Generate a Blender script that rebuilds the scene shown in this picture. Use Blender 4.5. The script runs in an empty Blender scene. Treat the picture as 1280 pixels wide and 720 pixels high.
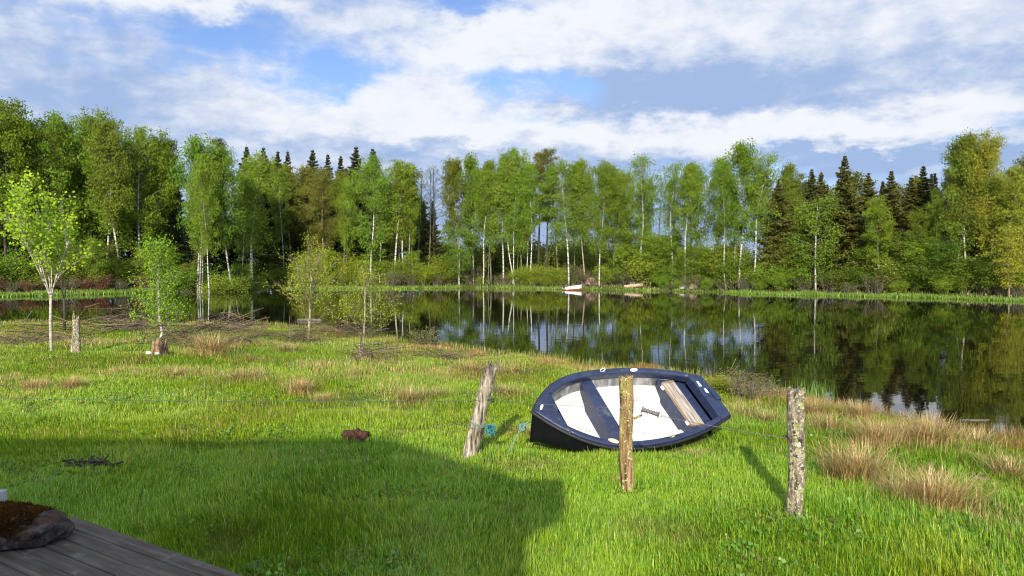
import bpy, math, random
import numpy as np
from mathutils import Vector, Matrix
PI = math.pi
rng = np.random.default_rng(7)
random.seed(7)
sc = bpy.context.scene
col = sc.collection

# ------------------------------------------------------------------ camera constants
F = 930.0; EYE = 2.3; HOR = 331.0
WATER_Z = -0.62
def X_of(px, Y): return (px - 640.0) / F * Y
def Z_of(py, Y): return EYE - (py - HOR) / F * Y

# ------------------------------------------------------------------ mesh helpers
class MB:
    def __init__(s): s.v = []; s.f = []; s.n = 0; s.c = []; s.sm = []
    def add(s, v, faces, c=None, smooth=False):
        v = np.asarray(v, float).reshape(-1, 3)
        for f in (faces if isinstance(faces, list) else [faces]):
            f = np.asarray(f, np.int64)
            if f.ndim == 1: f = f[None]
            s.f.append(f + s.n); s.sm.append(smooth)
        s.v.append(v); s.n += len(v)
        s.c.append(np.full(len(v), .5) if c is None else np.broadcast_to(np.asarray(c, float), (len(v),)) if np.ndim(c) < 2 else c)
        return s
    def tube(s, path, rad, sides=8, cap=True, c=None, smooth=True):
        v, q = tube(path, rad, sides)
        f = [q]
        n = len(path)
        if cap: f += [np.arange(sides)[::-1][None], (np.arange(sides) + (n - 1) * sides)[None]]
        return s.add(v, f, c, smooth)
    def box(s, lo, hi, M=None):
        a, b = np.array(lo, float), np.array(hi, float)
        v = np.array([[x, y, z] for x in (a[0], b[0]) for y in (a[1], b[1]) for z in (a[2], b[2])])
        if M is not None: v = v @ M[0].T + M[1]
        return s.add(v, np.array([[0, 1, 3, 2], [4, 6, 7, 5], [0, 4, 5, 1], [2, 3, 7, 6], [0, 2, 6, 4], [1, 5, 7, 3]]))
    def mesh(s, name):
        me = bpy.data.meshes.new(name)
        V = np.concatenate(s.v); me.vertices.add(len(V)); me.vertices.foreach_set('co', V.ravel())
        tot = sum(f.size for f in s.f); me.loops.add(tot)
        me.loops.foreach_set('vertex_index', np.concatenate([f.ravel() for f in s.f]).astype(np.int32))
        cnt = np.concatenate([np.full(len(f), f.shape[1]) for f in s.f])
        st = np.concatenate([[0], np.cumsum(cnt)[:-1]]).astype(np.int32)
        me.polygons.add(len(cnt)); me.polygons.foreach_set('loop_start', st)
        sm = np.concatenate([np.full(len(f), k) for f, k in zip(s.f, s.sm)])
        me.polygons.foreach_set('use_smooth', sm)
        cc = s.c[0] if len(s.c) == 1 else None
        if any(np.ndim(x) == 2 for x in s.c):
            C = np.concatenate([x if np.ndim(x) == 2 else np.repeat(np.asarray(x)[:, None], 3, 1) for x in s.c])
        else:
            C = np.repeat(np.concatenate([np.asarray(x) for x in s.c])[:, None], 3, 1)
        me.update(calc_edges=True)
        at = me.color_attributes.new('Col', 'FLOAT_COLOR', 'POINT')
        at.data.foreach_set('color', np.concatenate([C, np.ones((len(C), 1))], 1).astype(np.float32).ravel())
        return me
    def build(s, name, mat, parent=None, loc=None):
        o = bpy.data.objects.new(name, s.mesh(name)); col.objects.link(o)
        if mat is not None: o.data.materials.append(mat)
        if parent is not None: o.parent = parent
        if loc is not None: o.location = loc
        return o

def tube(path, rad, sides=8):
    P = np.asarray(path, float); n = len(P)
    rad = np.broadcast_to(np.asarray(rad, float), (n,))
    T = np.gradient(P, axis=0); T /= np.linalg.norm(T, axis=1, keepdims=True) + 1e-12
    up = np.array([0, 0, 1.]) if abs(T[0, 2]) < .9 else np.array([1., 0, 0])
    U = np.cross(T, up); U /= np.linalg.norm(U, axis=1, keepdims=True) + 1e-9
    W = np.cross(T, U)
    a = np.linspace(0, 2 * PI, sides, endpoint=False)
    v = P[:, None] + rad[:, None, None] * (np.cos(a)[None, :, None] * U[:, None] + np.sin(a)[None, :, None] * W[:, None])
    i = np.arange(n - 1)[:, None] * sides; j = np.arange(sides)[None]; k = (j + 1) % sides
    q = np.stack([i + j, i + k, i + sides + k, i + sides + j], -1).reshape(-1, 4)
    return v.reshape(-1, 3), q

def grid_faces(n, m):
    i = np.arange(n - 1)[:, None] * m; j = np.arange(m - 1)[None]
    return np.stack([i + j, i + j + 1, i + m + j + 1, i + m + j], -1).reshape(-1, 4)

def unit(v): return v / (np.linalg.norm(v, axis=-1, keepdims=True) + 1e-12)

def leaf_quads(r, C, size, aspect=.6, axis=None, jit=1.0):
    n = len(C); u = unit(r.normal(size=(n, 3)))
    if axis is not None: u = unit(axis + jit * r.normal(size=(n, 3)) * .5)
    w = unit(np.cross(u, r.normal(size=(n, 3))))
    s = np.broadcast_to(np.asarray(size, float), (n,))[:, None]
    a = u * s * .5; b = w * s * .5 * aspect
    v = np.stack([C - a, C - a * .1 + b, C + a, C - a * .1 - b], 1).reshape(-1, 3)
    return v, np.arange(n * 4).reshape(-1, 4)

def tag(o, label=None, cat=None, group=None, kind=None):
    if label: o['label'] = label
    if cat: o['category'] = cat
    if group: o['group'] = group
    if kind: o['kind'] = kind
    return o
def thing(name, label, cat, loc=(0, 0, 0), group=None):
    o = bpy.data.objects.new(name, None); col.objects.link(o); o.location = loc
    return tag(o, label, cat, group)
def dup(root):
    c = root.copy(); col.objects.link(c)
    for ch in list(root.children):
        d = ch.copy(); col.objects.link(d); d.parent = c
        for g in list(ch.children):
            e = g.copy(); col.objects.link(e); e.parent = d
    return c

# ------------------------------------------------------------------ value noise for placement
_tab = np.random.default_rng(99).random((64, 64))
def vnoise(x, y):
    x = np.asarray(x, float); y = np.asarray(y, float)
    xi = np.floor(x).astype(int); yi = np.floor(y).astype(int); fx = x - xi; fy = y - yi
    fx = fx * fx * (3 - 2 * fx); fy = fy * fy * (3 - 2 * fy)
    g = lambda a, b: _tab[a % 64, b % 64]
    return (g(xi, yi) * (1 - fx) + g(xi + 1, yi) * fx) * (1 - fy) + (g(xi, yi + 1) * (1 - fx) + g(xi + 1, yi + 1) * fx) * fy
def fbm(x, y, o=3):
    s = 0; a = .5; t = 0
    for k in range(o): s = s + a * vnoise(x * 2 ** k + 17 * k, y * 2 ** k + 5 * k); t += a; a *= .5
    return s / t

# ------------------------------------------------------------------ terrain
NX = np.array([-1500, -100, -60, -27, -14, -9.3, -6.5, -2.3, 0, 2.4, 5.1, 6.2, 6.9, 8.2, 9.6, 14, 30, 60, 1500.])
NY = np.array([58, 47, 41, 36, 35.6, 33.4, 30.6, 25.4, 23.2, 21.2, 18.6, 15.6, 13.8, 12.5, 11.6, 9.4, 4, -3, -60.])
FX = np.array([-1500, -120, -46.7, -39.7, -34, -32, -29, -27, -11, -8, 0, 7, 12, 18, 24, 34, 41, 50, 70, 120, 1500.])
FY = np.array([56, 54, 68, 75, 89, 99, 98, 91.5, 91, 93, 91, 88, 85, 82, 75, 68, 60, 52, 40, 25, 10.])
def near_shore(x): return np.interp(x, NX, NY) + .35 * np.sin(x * 2.1) + .25 * np.sin(x * 5.3 + 1)
def far_shore(x): return np.interp(x, FX, FY) + .5 * np.sin(x * .9) + .3 * np.sin(x * 2.3)
def ground_z(x, y):
    x = np.asarray(x, float); y = np.asarray(y, float)
    a = y - near_shore(x); b = far_shore(x) - y
    near = -.60 + .62 * (1 - np.exp(np.minimum(a, 0) / 6.0))
    bump = (fbm(x * .55 + 3, y * .55) - .5) * .16 + (fbm(x * 1.9, y * 1.9 + 9) - .5) * .05
    near = near + bump * np.clip(-a / 2, 0, 1)
    far = -.60 + .5 * (1 - np.exp(np.minimum(b, 0) / 4.0)) + .012 * np.clip(-b, 0, 150) + (fbm(x * .3, y * .3) - .5) * .3 * np.clip(-b / 3, 0, 1)
    lake = -.66 - .12 * np.clip(np.minimum(a, b), 0, 12)
    return np.where(a < 0, near, np.where(b < 0, far, lake))
def gz(x, y): return float(ground_z(np.array([x]), np.array([y]))[0])

# ------------------------------------------------------------------ materials
def newmat(name):
    m = bpy.data.materials.new(name); m.use_nodes = True
    nt = m.node_tree; nt.nodes.clear()
    return m, nt, nt.nodes, nt.links
def N(nt, t, **kw):
    n = nt.nodes.new(t)
    for k, v in kw.items():
        if k.startswith('i_'): n.inputs[int(k[2:]) if k[2:].isdigit() else k[2:].replace('_', ' ')].default_value = v
        else: setattr(n, k, v)
    return n
def ramp(nt, stops):
    n = nt.nodes.new('ShaderNodeValToRGB'); e = n.color_ramp.elements
    while len(e) < len(stops): e.new(.5)
    for el, (p, c) in zip(e, stops): el.position = p; el.color = (*c, 1)
    return n
def mat_noise(name, stops, scale=(4, 4, 4), detail=5, rough=.8, bump=.0, bscale=None, spec=.3, coords='Object', extra=None, nscale=1.0, bdist=.02):
    m, nt, no, L = newmat(name)
    tc = N(nt, 'ShaderNodeTexCoord'); mp = N(nt, 'ShaderNodeMapping'); mp.inputs['Scale'].default_value = scale
    L.new(tc.outputs[coords], mp.inputs[0])
    nz = N(nt, 'ShaderNodeTexNoise', i_Scale=nscale, i_Detail=detail, i_Roughness=.62); L.new(mp.outputs[0], nz.inputs['Vector'])
    r = ramp(nt, stops); L.new(nz.outputs[0], r.inputs[0])
    p = N(nt, 'ShaderNodeBsdfPrincipled', i_Roughness=rough); p.inputs['Specular IOR Level'].default_value = spec
    c = r.outputs[0]
    if extra:   # second blotch layer: (color, scale, threshold, softness)
        for ec, es, th, so in extra:
            n2 = N(nt, 'ShaderNodeTexNoise', i_Scale=es, i_Detail=6, i_Roughness=.65); L.new(tc.outputs[coords], n2.inputs['Vector'])
            r2 = ramp(nt, [(th, (0, 0, 0)), (min(th + so, 1), (1, 1, 1))]); L.new(n2.outputs[0], r2.inputs[0])
            mx = N(nt, 'ShaderNodeMixRGB'); L.new(r2.outputs[0], mx.inputs[0]); L.new(c, mx.inputs[1]); mx.inputs[2].default_value = (*ec, 1); c = mx.outputs[0]
    if name.startswith('bark'):
        vc = N(nt, 'ShaderNodeVertexColor', layer_name='Col'); x2 = N(nt, 'ShaderNodeMixRGB', blend_type='ADD', i_0=1.0); L.new(vc.outputs[0], x2.inputs[1]); L.new(vc.outputs[0], x2.inputs[2])
        x3 = N(nt, 'ShaderNodeMixRGB', blend_type='MULTIPLY', i_0=1.0); L.new(x2.outputs[0], x3.inputs[1]); L.new(c, x3.inputs[2]); c = x3.outputs[0]
    L.new(c, p.inputs['Base Color'])
    if bump:
        b = N(nt, 'ShaderNodeBump', i_Strength=bump, i_Distance=bdist)
        L.new(nz.outputs[0], b.inputs['Height']); L.new(b.outputs[0], p.inputs['Normal'])
    o = N(nt, 'ShaderNodeOutputMaterial'); L.new(p.outputs[0], o.inputs[0])
    return m
def mat_leaf(name, c1, c2, trans=.35, vary=.16, gloss=.04):
    # c1..c2 follow each leaf's own value; every tree differs a little
    m, nt, no, L = newmat(name)
    at = N(nt, 'ShaderNodeVertexColor', layer_name='Col'); oi = N(nt, 'ShaderNodeObjectInfo')
    mx = N(nt, 'ShaderNodeMixRGB'); L.new(at.outputs[0], mx.inputs[0]); mx.inputs[1].default_value = (*c1, 1); mx.inputs[2].default_value = (*c2, 1)
    hs = N(nt, 'ShaderNodeHueSaturation')
    mr = N(nt, 'ShaderNodeMapRange'); mr.inputs[3].default_value = 1 - vary; mr.inputs[4].default_value = 1 + vary
    L.new(oi.outputs['Random'], mr.inputs[0]); L.new(mr.outputs[0], hs.inputs['Value']); L.new(mx.outputs[0], hs.inputs['Color'])
    mr2 = N(nt, 'ShaderNodeMapRange'); mr2.inputs[3].default_value = .485; mr2.inputs[4].default_value = .512
    ml = N(nt, 'ShaderNodeMath', operation='MULTIPLY'); ml.inputs[1].default_value = 7.31; fr = N(nt, 'ShaderNodeMath', operation='FRACT')
    L.new(oi.outputs['Random'], ml.inputs[0]); L.new(ml.outputs[0], fr.inputs[0]); L.new(fr.outputs[0], mr2.inputs[0]); L.new(mr2.outputs[0], hs.inputs['Hue'])
    d = N(nt, 'ShaderNodeBsdfDiffuse'); t = N(nt, 'ShaderNodeBsdfTranslucent'); L.new(hs.outputs[0], d.inputs[0]); L.new(hs.outputs[0], t.inputs[0])
    ms = N(nt, 'ShaderNodeMixShader', i_0=trans); L.new(d.outputs[0], ms.inputs[1]); L.new(t.outputs[0], ms.inputs[2])
    g = N(nt, 'ShaderNodeBsdfGlossy', i_Roughness=.45); g.inputs[0].default_value = (1, 1, .9, 1)
    m2 = N(nt, 'ShaderNodeMixShader', i_0=gloss); L.new(ms.outputs[0], m2.inputs[1]); L.new(g.outputs[0], m2.inputs[2])
    o = N(nt, 'ShaderNodeOutputMaterial'); L.new(m2.outputs[0], o.inputs[0])
    return m
def mat_vcol(name, trans=.4, gloss=.03):
    m, nt, no, L = newmat(name)
    at = N(nt, 'ShaderNodeVertexColor', layer_name='Col')
    d = N(nt, 'ShaderNodeBsdfDiffuse'); t = N(nt, 'ShaderNodeBsdfTranslucent'); L.new(at.outputs[0], d.inputs[0]); L.new(at.outputs[0], t.inputs[0])
    ms = N(nt, 'ShaderNodeMixShader', i_0=trans); L.new(d.outputs[0], ms.inputs[1]); L.new(t.outputs[0], ms.inputs[2])
    g = N(nt, 'ShaderNodeBsdfGlossy', i_Roughness=.4); g.inputs[0].default_value = (1, 1, .9, 1)
    m2 = N(nt, 'ShaderNodeMixShader', i_0=gloss); L.new(ms.outputs[0], m2.inputs[1]); L.new(g.outputs[0], m2.inputs[2])
    o = N(nt, 'ShaderNodeOutputMaterial'); L.new(m2.outputs[0], o.inputs[0])
    return m

M = {}
M['leaf_birch'] = mat_leaf('leaf_birch', (.074, .130, .012), (.180, .262, .024), trans=.25, gloss=0)
M['leaf_fresh'] = mat_leaf('leaf_fresh', (.066, .120, .014), (.160, .250, .028), trans=.25, gloss=0)
M['leaf_olive'] = mat_leaf('leaf_olive', (.085, .115, .013), (.165, .195, .026), trans=.25, gloss=0)
M['leaf_brown'] = mat_leaf('leaf_brown', (.096, .100, .018), (.165, .160, .032), trans=.25, gloss=0)
M['leaf_yellow'] = mat_leaf('leaf_yellow', (.145, .160, .016), (.25, .265, .03), trans=.25, gloss=0)
M['leaf_dark'] = mat_leaf('leaf_dark', (.050, .090, .012), (.105, .165, .018), trans=.25, gloss=0)
M['leaf_spring'] = mat_leaf('leaf_spring', (.115, .165, .014), (.215, .275, .026), trans=.25, gloss=0)
M['needle'] = mat_leaf('needle', (.032, .046, .014), (.088, .098, .026), trans=.1, gloss=0)
M['needle_olive'] = mat_leaf('needle_olive', (.066, .070, .015), (.150, .138, .034), trans=.1, gloss=0)
M['leaf_maple'] = mat_leaf('leaf_maple', (.180, .275, .014), (.330, .420, .03), trans=.3, vary=.1, gloss=0)
M['leaf_sapling'] = mat_leaf('leaf_sapling', (.11, .20, .012), (.24, .35, .025), trans=.3, vary=.1, gloss=0)
M['leaf_catkin'] = mat_leaf('leaf_catkin', (.175, .24, .018), (.30, .37, .03), trans=.3, vary=.1, gloss=0)
M['twig_red'] = mat_leaf('twig_red', (.075, .030, .016), (.15, .06, .03), trans=.1)
M['bark_white'] = mat_noise('bark_white', [(.36, (.05, .045, .04)), (.46, (.28, .26, .22)), (.6, (.52, .49, .42))], scale=(1.2, 1.2, 5), detail=4, rough=.8, nscale=1.5)
M['bark_grey'] = mat_noise('bark_grey', [(.35, (.05, .042, .03)), (.65, (.17, .15, .11))], scale=(3, 3, 1.2), rough=.9)
M['bark_dark'] = mat_noise('bark_dark', [(.35, (.022, .018, .014)), (.65, (.07, .055, .04))], scale=(3, 3, 1), rough=.95)
M['bark_warm'] = mat_noise('bark_warm', [(.35, (.14, .11, .06)), (.65, (.34, .28, .17))], scale=(8, 8, 3), rough=.85)
M['bark_birch_near'] = mat_noise('bark_birch_near', [(.36, (.07, .055, .04)), (.46, (.26, .225, .17)), (.64, (.46, .42, .34))], scale=(3, 3, 16), detail=4, rough=.75, bump=.3)
M['grass'] = mat_vcol('grass', .26, .02)
M['straw'] = mat_vcol('straw', .25, .03)
M['twigs'] = mat_vcol('twigs', .0, .02)
M['post_grey'] = mat_noise('post_grey', [(.34, (.020, .015, .011)), (.44, (.12, .095, .065)), (.54, (.28, .235, .17)), (.68, (.46, .41, .33))], scale=(34, 34, 5), detail=8, rough=.95, bump=.9, bdist=.015,
                           extra=[((.13, .065, .025), 7, .60, .08)])
M['post_brown'] = mat_noise('post_brown', [(.34, (.025, .014, .008)), (.44, (.13, .075, .03)), (.56, (.26, .16, .07)), (.72, (.40, .28, .14))], scale=(22, 22, 1.8), detail=7, rough=.9, bump=.7, bdist=.012,
                            extra=[((.24, .25, .06), 9, .52, .12), ((.40, .42, .20), 34, .58, .03), ((.05, .028, .014), 18, .62, .03)])
M['post_lichen'] = mat_noise('post_lichen', [(.36, (.025, .018, .012)), (.48, (.13, .10, .065)), (.62, (.28, .235, .16))], scale=(24, 24, 7), detail=7, rough=.95, bump=.9, bdist=.015,
                             extra=[((.36, .34, .23), 22, .54, .07), ((.28, .30, .09), 12, .55, .06), ((.04, .03, .022), 26, .60, .03), ((.60, .59, .50), 48, .60, .03)])
M['ground_m'] = mat_noise('ground_m', [(.3, (.040, .060, .010)), (.5, (.065, .100, .014)), (.7, (.100, .100, .030))], scale=(1.3, 1.3, 1.3), detail=8, rough=1, bump=.4, bdist=.05, spec=.05)

# painted boat navy: sun-faded, scuffed, a little dusty
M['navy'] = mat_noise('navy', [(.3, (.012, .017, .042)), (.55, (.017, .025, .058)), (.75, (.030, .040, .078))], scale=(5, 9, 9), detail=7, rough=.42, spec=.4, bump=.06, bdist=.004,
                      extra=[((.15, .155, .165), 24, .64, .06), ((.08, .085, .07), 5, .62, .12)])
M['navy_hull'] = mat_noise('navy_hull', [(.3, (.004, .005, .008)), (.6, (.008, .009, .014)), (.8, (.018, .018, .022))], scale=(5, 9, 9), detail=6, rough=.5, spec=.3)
M['rubber'] = mat_noise('rubber', [(.3, (.008, .008, .010)), (.7, (.02, .02, .022))], rough=.6, spec=.3)
M['gelcoat'] = mat_noise('gelcoat', [(.28, (.36, .33, .25)), (.42, (.54, .53, .48)), (.7, (.66, .66, .63))], scale=(3, 4, 4), detail=7, rough=.45, spec=.4,
                         extra=[((.40, .34, .21), 4.5, .56, .2), ((.16, .13, .07), 30, .67, .04), ((.30, .27, .17), 11, .62, .1)])
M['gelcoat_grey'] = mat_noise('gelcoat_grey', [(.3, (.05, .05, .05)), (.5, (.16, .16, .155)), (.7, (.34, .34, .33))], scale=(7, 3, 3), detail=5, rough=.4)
M['wood_seat'] = mat_noise('wood_seat', [(.3, (.11, .085, .068)), (.5, (.26, .225, .19)), (.7, (.40, .37, .33))], scale=(40, 3, 40), detail=5, rough=.8, bump=.3, bdist=.004)
M['wood_edge'] = mat_noise('wood_edge', [(.3, (.15, .09, .045)), (.7, (.34, .24, .13))], scale=(30, 3, 30), rough=.7)
M['white_plastic'] = mat_noise('white_plastic', [(.3, (.62, .58, .48)), (.7, (.80, .78, .72))], scale=(20, 20, 20), rough=.5)
M['cream_plastic'] = mat_noise('cream_plastic', [(.3, (.48, .38, .22)), (.7, (.66, .56, .36))], scale=(20, 20, 20), rough=.5)
M['sticker_blue'] = mat_noise('sticker_blue', [(.48, (.12, .28, .5)), (.54, (.75, .82, .86))], scale=(28, 28, 28), rough=.4)
M['teal'] = mat_noise('teal', [(.3, (.02, .14, .17)), (.7, (.06, .28, .31))], scale=(60, 60, 60), rough=.9)
M['teal_pale'] = mat_noise('teal_pale', [(.3, (.05, .15, .12)), (.7, (.13, .26, .20))], scale=(60, 60, 60), rough=.9)
M['twine_grey'] = mat_noise('twine_grey', [(.3, (.06, .09, .07)), (.7, (.20, .24, .19))], scale=(90, 90, 90), rough=.9)
M['black_plastic'] = mat_noise('black_plastic', [(.3, (.012, .012, .012)), (.7, (.03, .03, .03))], rough=.5)
M['handle_grey'] = mat_noise('handle_grey', [(.3, (.05, .048, .045)), (.7, (.16, .155, .15))], scale=(30, 30, 30), rough=.6)
M['wire'] = mat_noise('wire', [(.3, (.05, .05, .045)), (.7, (.16, .15, .14))], scale=(30, 30, 30), rough=.5)
M['wire_green'] = mat_noise('wire_green', [(.3, (.03, .06, .04)), (.7, (.07, .11, .07))], scale=(30, 30, 30), rough=.6)
M['steel'] = mat_noise('steel', [(.3, (.25, .25, .25)), (.7, (.4, .4, .4))], scale=(30, 30, 30), rough=.4)
M['deck_wood'] = mat_noise('deck_wood', [(.28, (.024, .018, .013)), (.5, (.064, .051, .038)), (.72, (.118, .097, .074))], scale=(2.0, 26, 26), detail=8, rough=.75, bump=.35, bdist=.004, coords='Object',
                           extra=[((.055, .055, .045), 2.6, .55, .16), ((.12, .105, .085), 7, .60, .1)])
M['rock_moss'] = mat_noise('rock_moss', [(.36, (.010, .008, .007)), (.5, (.034, .029, .026)), (.66, (.10, .08, .066))], scale=(17, 17, 17), detail=9, rough=.95, bump=1.0, bdist=.04, extra=[((.06, .026, .010), 8, .52, .1)])
M['moss'] = mat_vcol('moss', .15, .0)
M['pipe'] = mat_noise('pipe', [(.3, (.24, .24, .24)), (.7, (.38, .38, .38))], scale=(20, 20, 2), rough=.5)
M['stump_red'] = mat_noise('stump_red', [(.36, (.008, .005, .004)), (.48, (.040, .015, .010)), (.62, (.095, .034, .018)), (.75, (.14, .09, .05))], scale=(26, 26, 5), detail=7, rough=.95, bump=.9, bdist=.03)
M['stump_brown'] = mat_noise('stump_brown', [(.32, (.03, .02, .012)), (.5, (.15, .09, .05)), (.7, (.34, .24, .15))], scale=(14, 14, 7), detail=7, rough=.95, bump=.8, bdist=.03)
M['stone_pale'] = mat_noise('stone_pale', [(.3, (.42, .40, .36)), (.7, (.68, .66, .62))], scale=(12, 12, 12), rough=.9, bump=.3)
M['boulder_pink'] = mat_noise('boulder_pink', [(.3, (.16, .08, .06)), (.5, (.36, .18, .14)), (.7, (.50, .34, .27))], scale=(3, 3, 3), rough=.95, bump=.6)
M['boat_white'] = mat_noise('boat_white', [(.3, (.68, .66, .60)), (.7, (.82, .81, .78))], rough=.4)
M['boat_orange'] = mat_noise('boat_orange', [(.3, (.22, .07, .02)), (.7, (.34, .12, .04))], rough=.5)
M['log_cut'] = mat_noise('log_cut', [(.3, (.22, .16, .09)), (.7, (.42, .34, .22))], scale=(5, 5, 5), rough=.9)
M['red_paint'] = mat_noise('red_paint', [(.3, (.20, .03, .02)), (.7, (.30, .05, .03))], scale=(1, 1, 8), rough=.9)
M['roof_m'] = mat_noise('roof_m', [(.3, (.05, .045, .045)), (.7, (.12, .11, .1))], scale=(2, 8, 8), rough=.9)
M['glass_dark'] = mat_noise('glass_dark', [(.3, (.02, .025, .03)), (.7, (.03, .035, .04))], rough=.05, spec=.6)

# water: still, dark, brown lake
m, nt, no, L = newmat('lake_water')
p = N(nt, 'ShaderNodeBsdfPrincipled', i_Roughness=.015, i_IOR=1.29); p.inputs['Base Color'].default_value = (.005, .004, .002, 1); p.inputs['Specular IOR Level'].default_value = .5
tc = N(nt, 'ShaderNodeTexCoord'); mp = N(nt, 'ShaderNodeMapping'); mp.inputs['Scale'].default_value = (.55, 1.0, 1); L.new(tc.outputs['Object'], mp.inputs[0])
n1 = N(nt, 'ShaderNodeTexNoise', i_Scale=1.6, i_Detail=3); L.new(mp.outputs[0], n1.inputs['Vector'])
b = N(nt, 'ShaderNodeBump', i_Strength=.05, i_Distance=.05); L.new(n1.outputs[0], b.inputs['Height']); L.new(b.outputs[0], p.inputs['Normal'])
o = N(nt, 'ShaderNodeOutputMaterial'); L.new(p.outputs[0], o.inputs[0]); M['water'] = m

# ------------------------------------------------------------------ ground + water
def axis(*segs):
    a = [np.arange(s, e, st) for s, e, st in segs]; return np.concatenate(a)
gx = axis((-1500, -300, 200), (-300, -100, 20), (-100, -40, 2), (-40, -12, .7), (-12, 14, .28), (14, 45, .7), (45, 100, 2), (100, 300, 20), (300, 1501, 200))
gy = axis((-400, -20, 60), (-20, 3, 2), (3, 30, .28), (30, 48, .5), (48, 110, .8), (110, 160, 3), (160, 400, 30), (400, 2001, 200))
GX, GY = np.meshgrid(gx, gy, indexing='ij')
mb = MB(); mb.add(np.stack([GX, GY, ground_z(GX, GY)], -1), grid_faces(len(gx), len(gy))[:, ::-1], smooth=True)
g = mb.build('ground', M['ground_m']); tag(g, kind='structure')
wb = MB(); wx = np.array([-1500, -100, 0, 100, 1500.]); wy = np.array([-100., 4, 60, 110])
WX, WY = np.meshgrid(wx, wy, indexing='ij'); wb.add(np.stack([WX, WY, np.full_like(WX, WATER_Z)], -1), grid_faces(5, 4)[:, ::-1])
w = wb.build('lake_water', M['water']); tag(w, kind='structure')

# ------------------------------------------------------------------ the dinghy
BO = np.array([.2314, 9.0834, .4205]); BYAW, BHEEL, BPITCH = .4274, .63, -.0281; BL, BB = 2.833, 1.363
BP, BTR, BTM, BSH = 2.7065, .5561, .4974, .1232
def rotm(yaw, heel, pitch):
    cz, sz, cx, sx, cy, sy = math.cos(yaw), math.sin(yaw), math.cos(heel), math.sin(heel), math.cos(pitch), math.sin(pitch)
    return np.array([[cz, -sz, 0], [sz, cz, 0], [0, 0, 1]]) @ np.array([[cy, 0, sy], [0, 1, 0], [-sy, 0, cy]]) @ np.array([[1, 0, 0], [0, cx, -sx], [0, sx, cx]])
BR = rotm(BYAW, BHEEL, BPITCH)
def halfb(x):
    t = np.clip(np.asarray(x, float) / BL, 0, 1)
    fwd = 1 - (1 - np.clip(t / BTM, 0, 1)) ** BP
    q = np.clip((t - BTM) / (1 - BTM), 0, 1)
    return np.where(t < BTM, fwd, 1 - (1 - BTR) * q * q) * BB / 2
def sheer(x): return BSH * np.clip(1 - np.asarray(x) / BL / .6, 0, 1) ** 2
boat = thing('dinghy', 'dark navy dinghy with white inside, heeled over on the grass by the lake', 'boat', tuple(BO))
boat.rotation_euler = Matrix(BR.tolist()).to_euler()
SX = BL * np.linspace(0, 1, 46) ** 1.5
pr_q = [(1, 0), (.985, .12), (.95, .34), (.88, .58), (.76, .8), (.60, .93), (.38, 1.0), (.15, 1.05), (0, 1.1)]
ys = np.array([a for a, _ in pr_q] + [-a for a, _ in pr_q[-2::-1]]); zs = np.array([a for _, a in pr_q] + [a for _, a in pr_q[-2::-1]])
dep = .385 + .03 * np.clip(1 - SX / .5, 0, 1)
yy = (halfb(SX) - .004).clip(0.012)[:, None] * ys[None]; zz = sheer(SX)[:, None] - .02 - (dep + sheer(SX) * .9)[:, None] * zs[None]
rake = (.10 * np.clip(1 - SX / .8, 0, 1))[:, None] * zs[None]
hv = np.stack([np.repeat(SX[:, None], len(ys), 1) + rake, yy, zz], -1)
hb = MB(); hb.add(hv, [grid_faces(len(SX), len(ys))], smooth=True)
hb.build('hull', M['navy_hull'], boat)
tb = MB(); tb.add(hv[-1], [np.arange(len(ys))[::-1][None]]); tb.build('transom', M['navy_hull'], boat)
kb = MB(); kx = np.linspace(.1, BL, 20); kb.tube(np.stack([kx + .1 * np.clip(1 - kx / .8, 0, 1), 0 * kx, sheer(kx) * .02 - .02 - .385 * 1.1 - .01], -1), .018, 6); kb.build('keel', M['navy_hull'], boat)
# rim (wide rolled gunwale with foredeck and stern deck)
XF, XS = .36, 2.63
def inner(x): return (halfb(x) - (.086 + .09 * np.exp(-np.asarray(x) / .45))).clip(0.01)
rx = np.concatenate([BL * np.linspace(0, (XF / BL) ** (1 / 1.6), 14) ** 1.6, [XF + .001], np.linspace(XF + .04, XS, 34), [XS + .001], np.linspace(XS + .04, BL, 6)])
rb = MB()
for s in (1, -1):
    o_ = halfb(rx); i_ = np.where((rx <= XF) | (rx > XS), 0, inner(rx))
    sh = sheer(rx)
    wd = (o_ - i_)
    rows = []
    for k, (fy, dz) in enumerate([(0, -.055), (0, -.012), (.0, .004), (.06, .018), (.3, .022), (.7, .018), (.92, .010), (1, -.004)]):
        y = o_ - wd * fy; y = np.where(wd < .02, o_ * (1 - fy), y)
        rows.append(np.stack([rx, s * y, sh + dz * np.ones_like(rx)], -1))
    v = np.stack(rows, 1)
    f = grid_faces(len(rx), len(rows)); rb.add(v, f if s > 0 else f[:, ::-1], smooth=True)
    # inner lip
    m_ = (rx > XF) & (rx <= XS); lx = rx[m_]; li = inner(lx)
    v = np.stack([np.stack([lx, s * li, sheer(lx) - .004], -1), np.stack([lx, s * (li - .004), sheer(lx) - .05], -1), np.stack([lx, s * (li + .016), sheer(lx) - .110], -1)], 1)
    f = grid_faces(len(lx), 3); rb.add(v, f if s > 0 else f[:, ::-1], smooth=True)
for x, sg in ((XF + .0005, 1), (XS + .0005, -1)):   # cross lips under fore and stern deck
    li = float(inner(x)); z = float(sheer(x))
    rb.add([[x, -li, z + .02], [x, li, z + .02], [x + .004 * sg, li, z - .11], [x + .004 * sg, -li, z - .11]], [[0, 1, 2, 3]])
rb.build('gunwale', M['navy'], boat)
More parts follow.
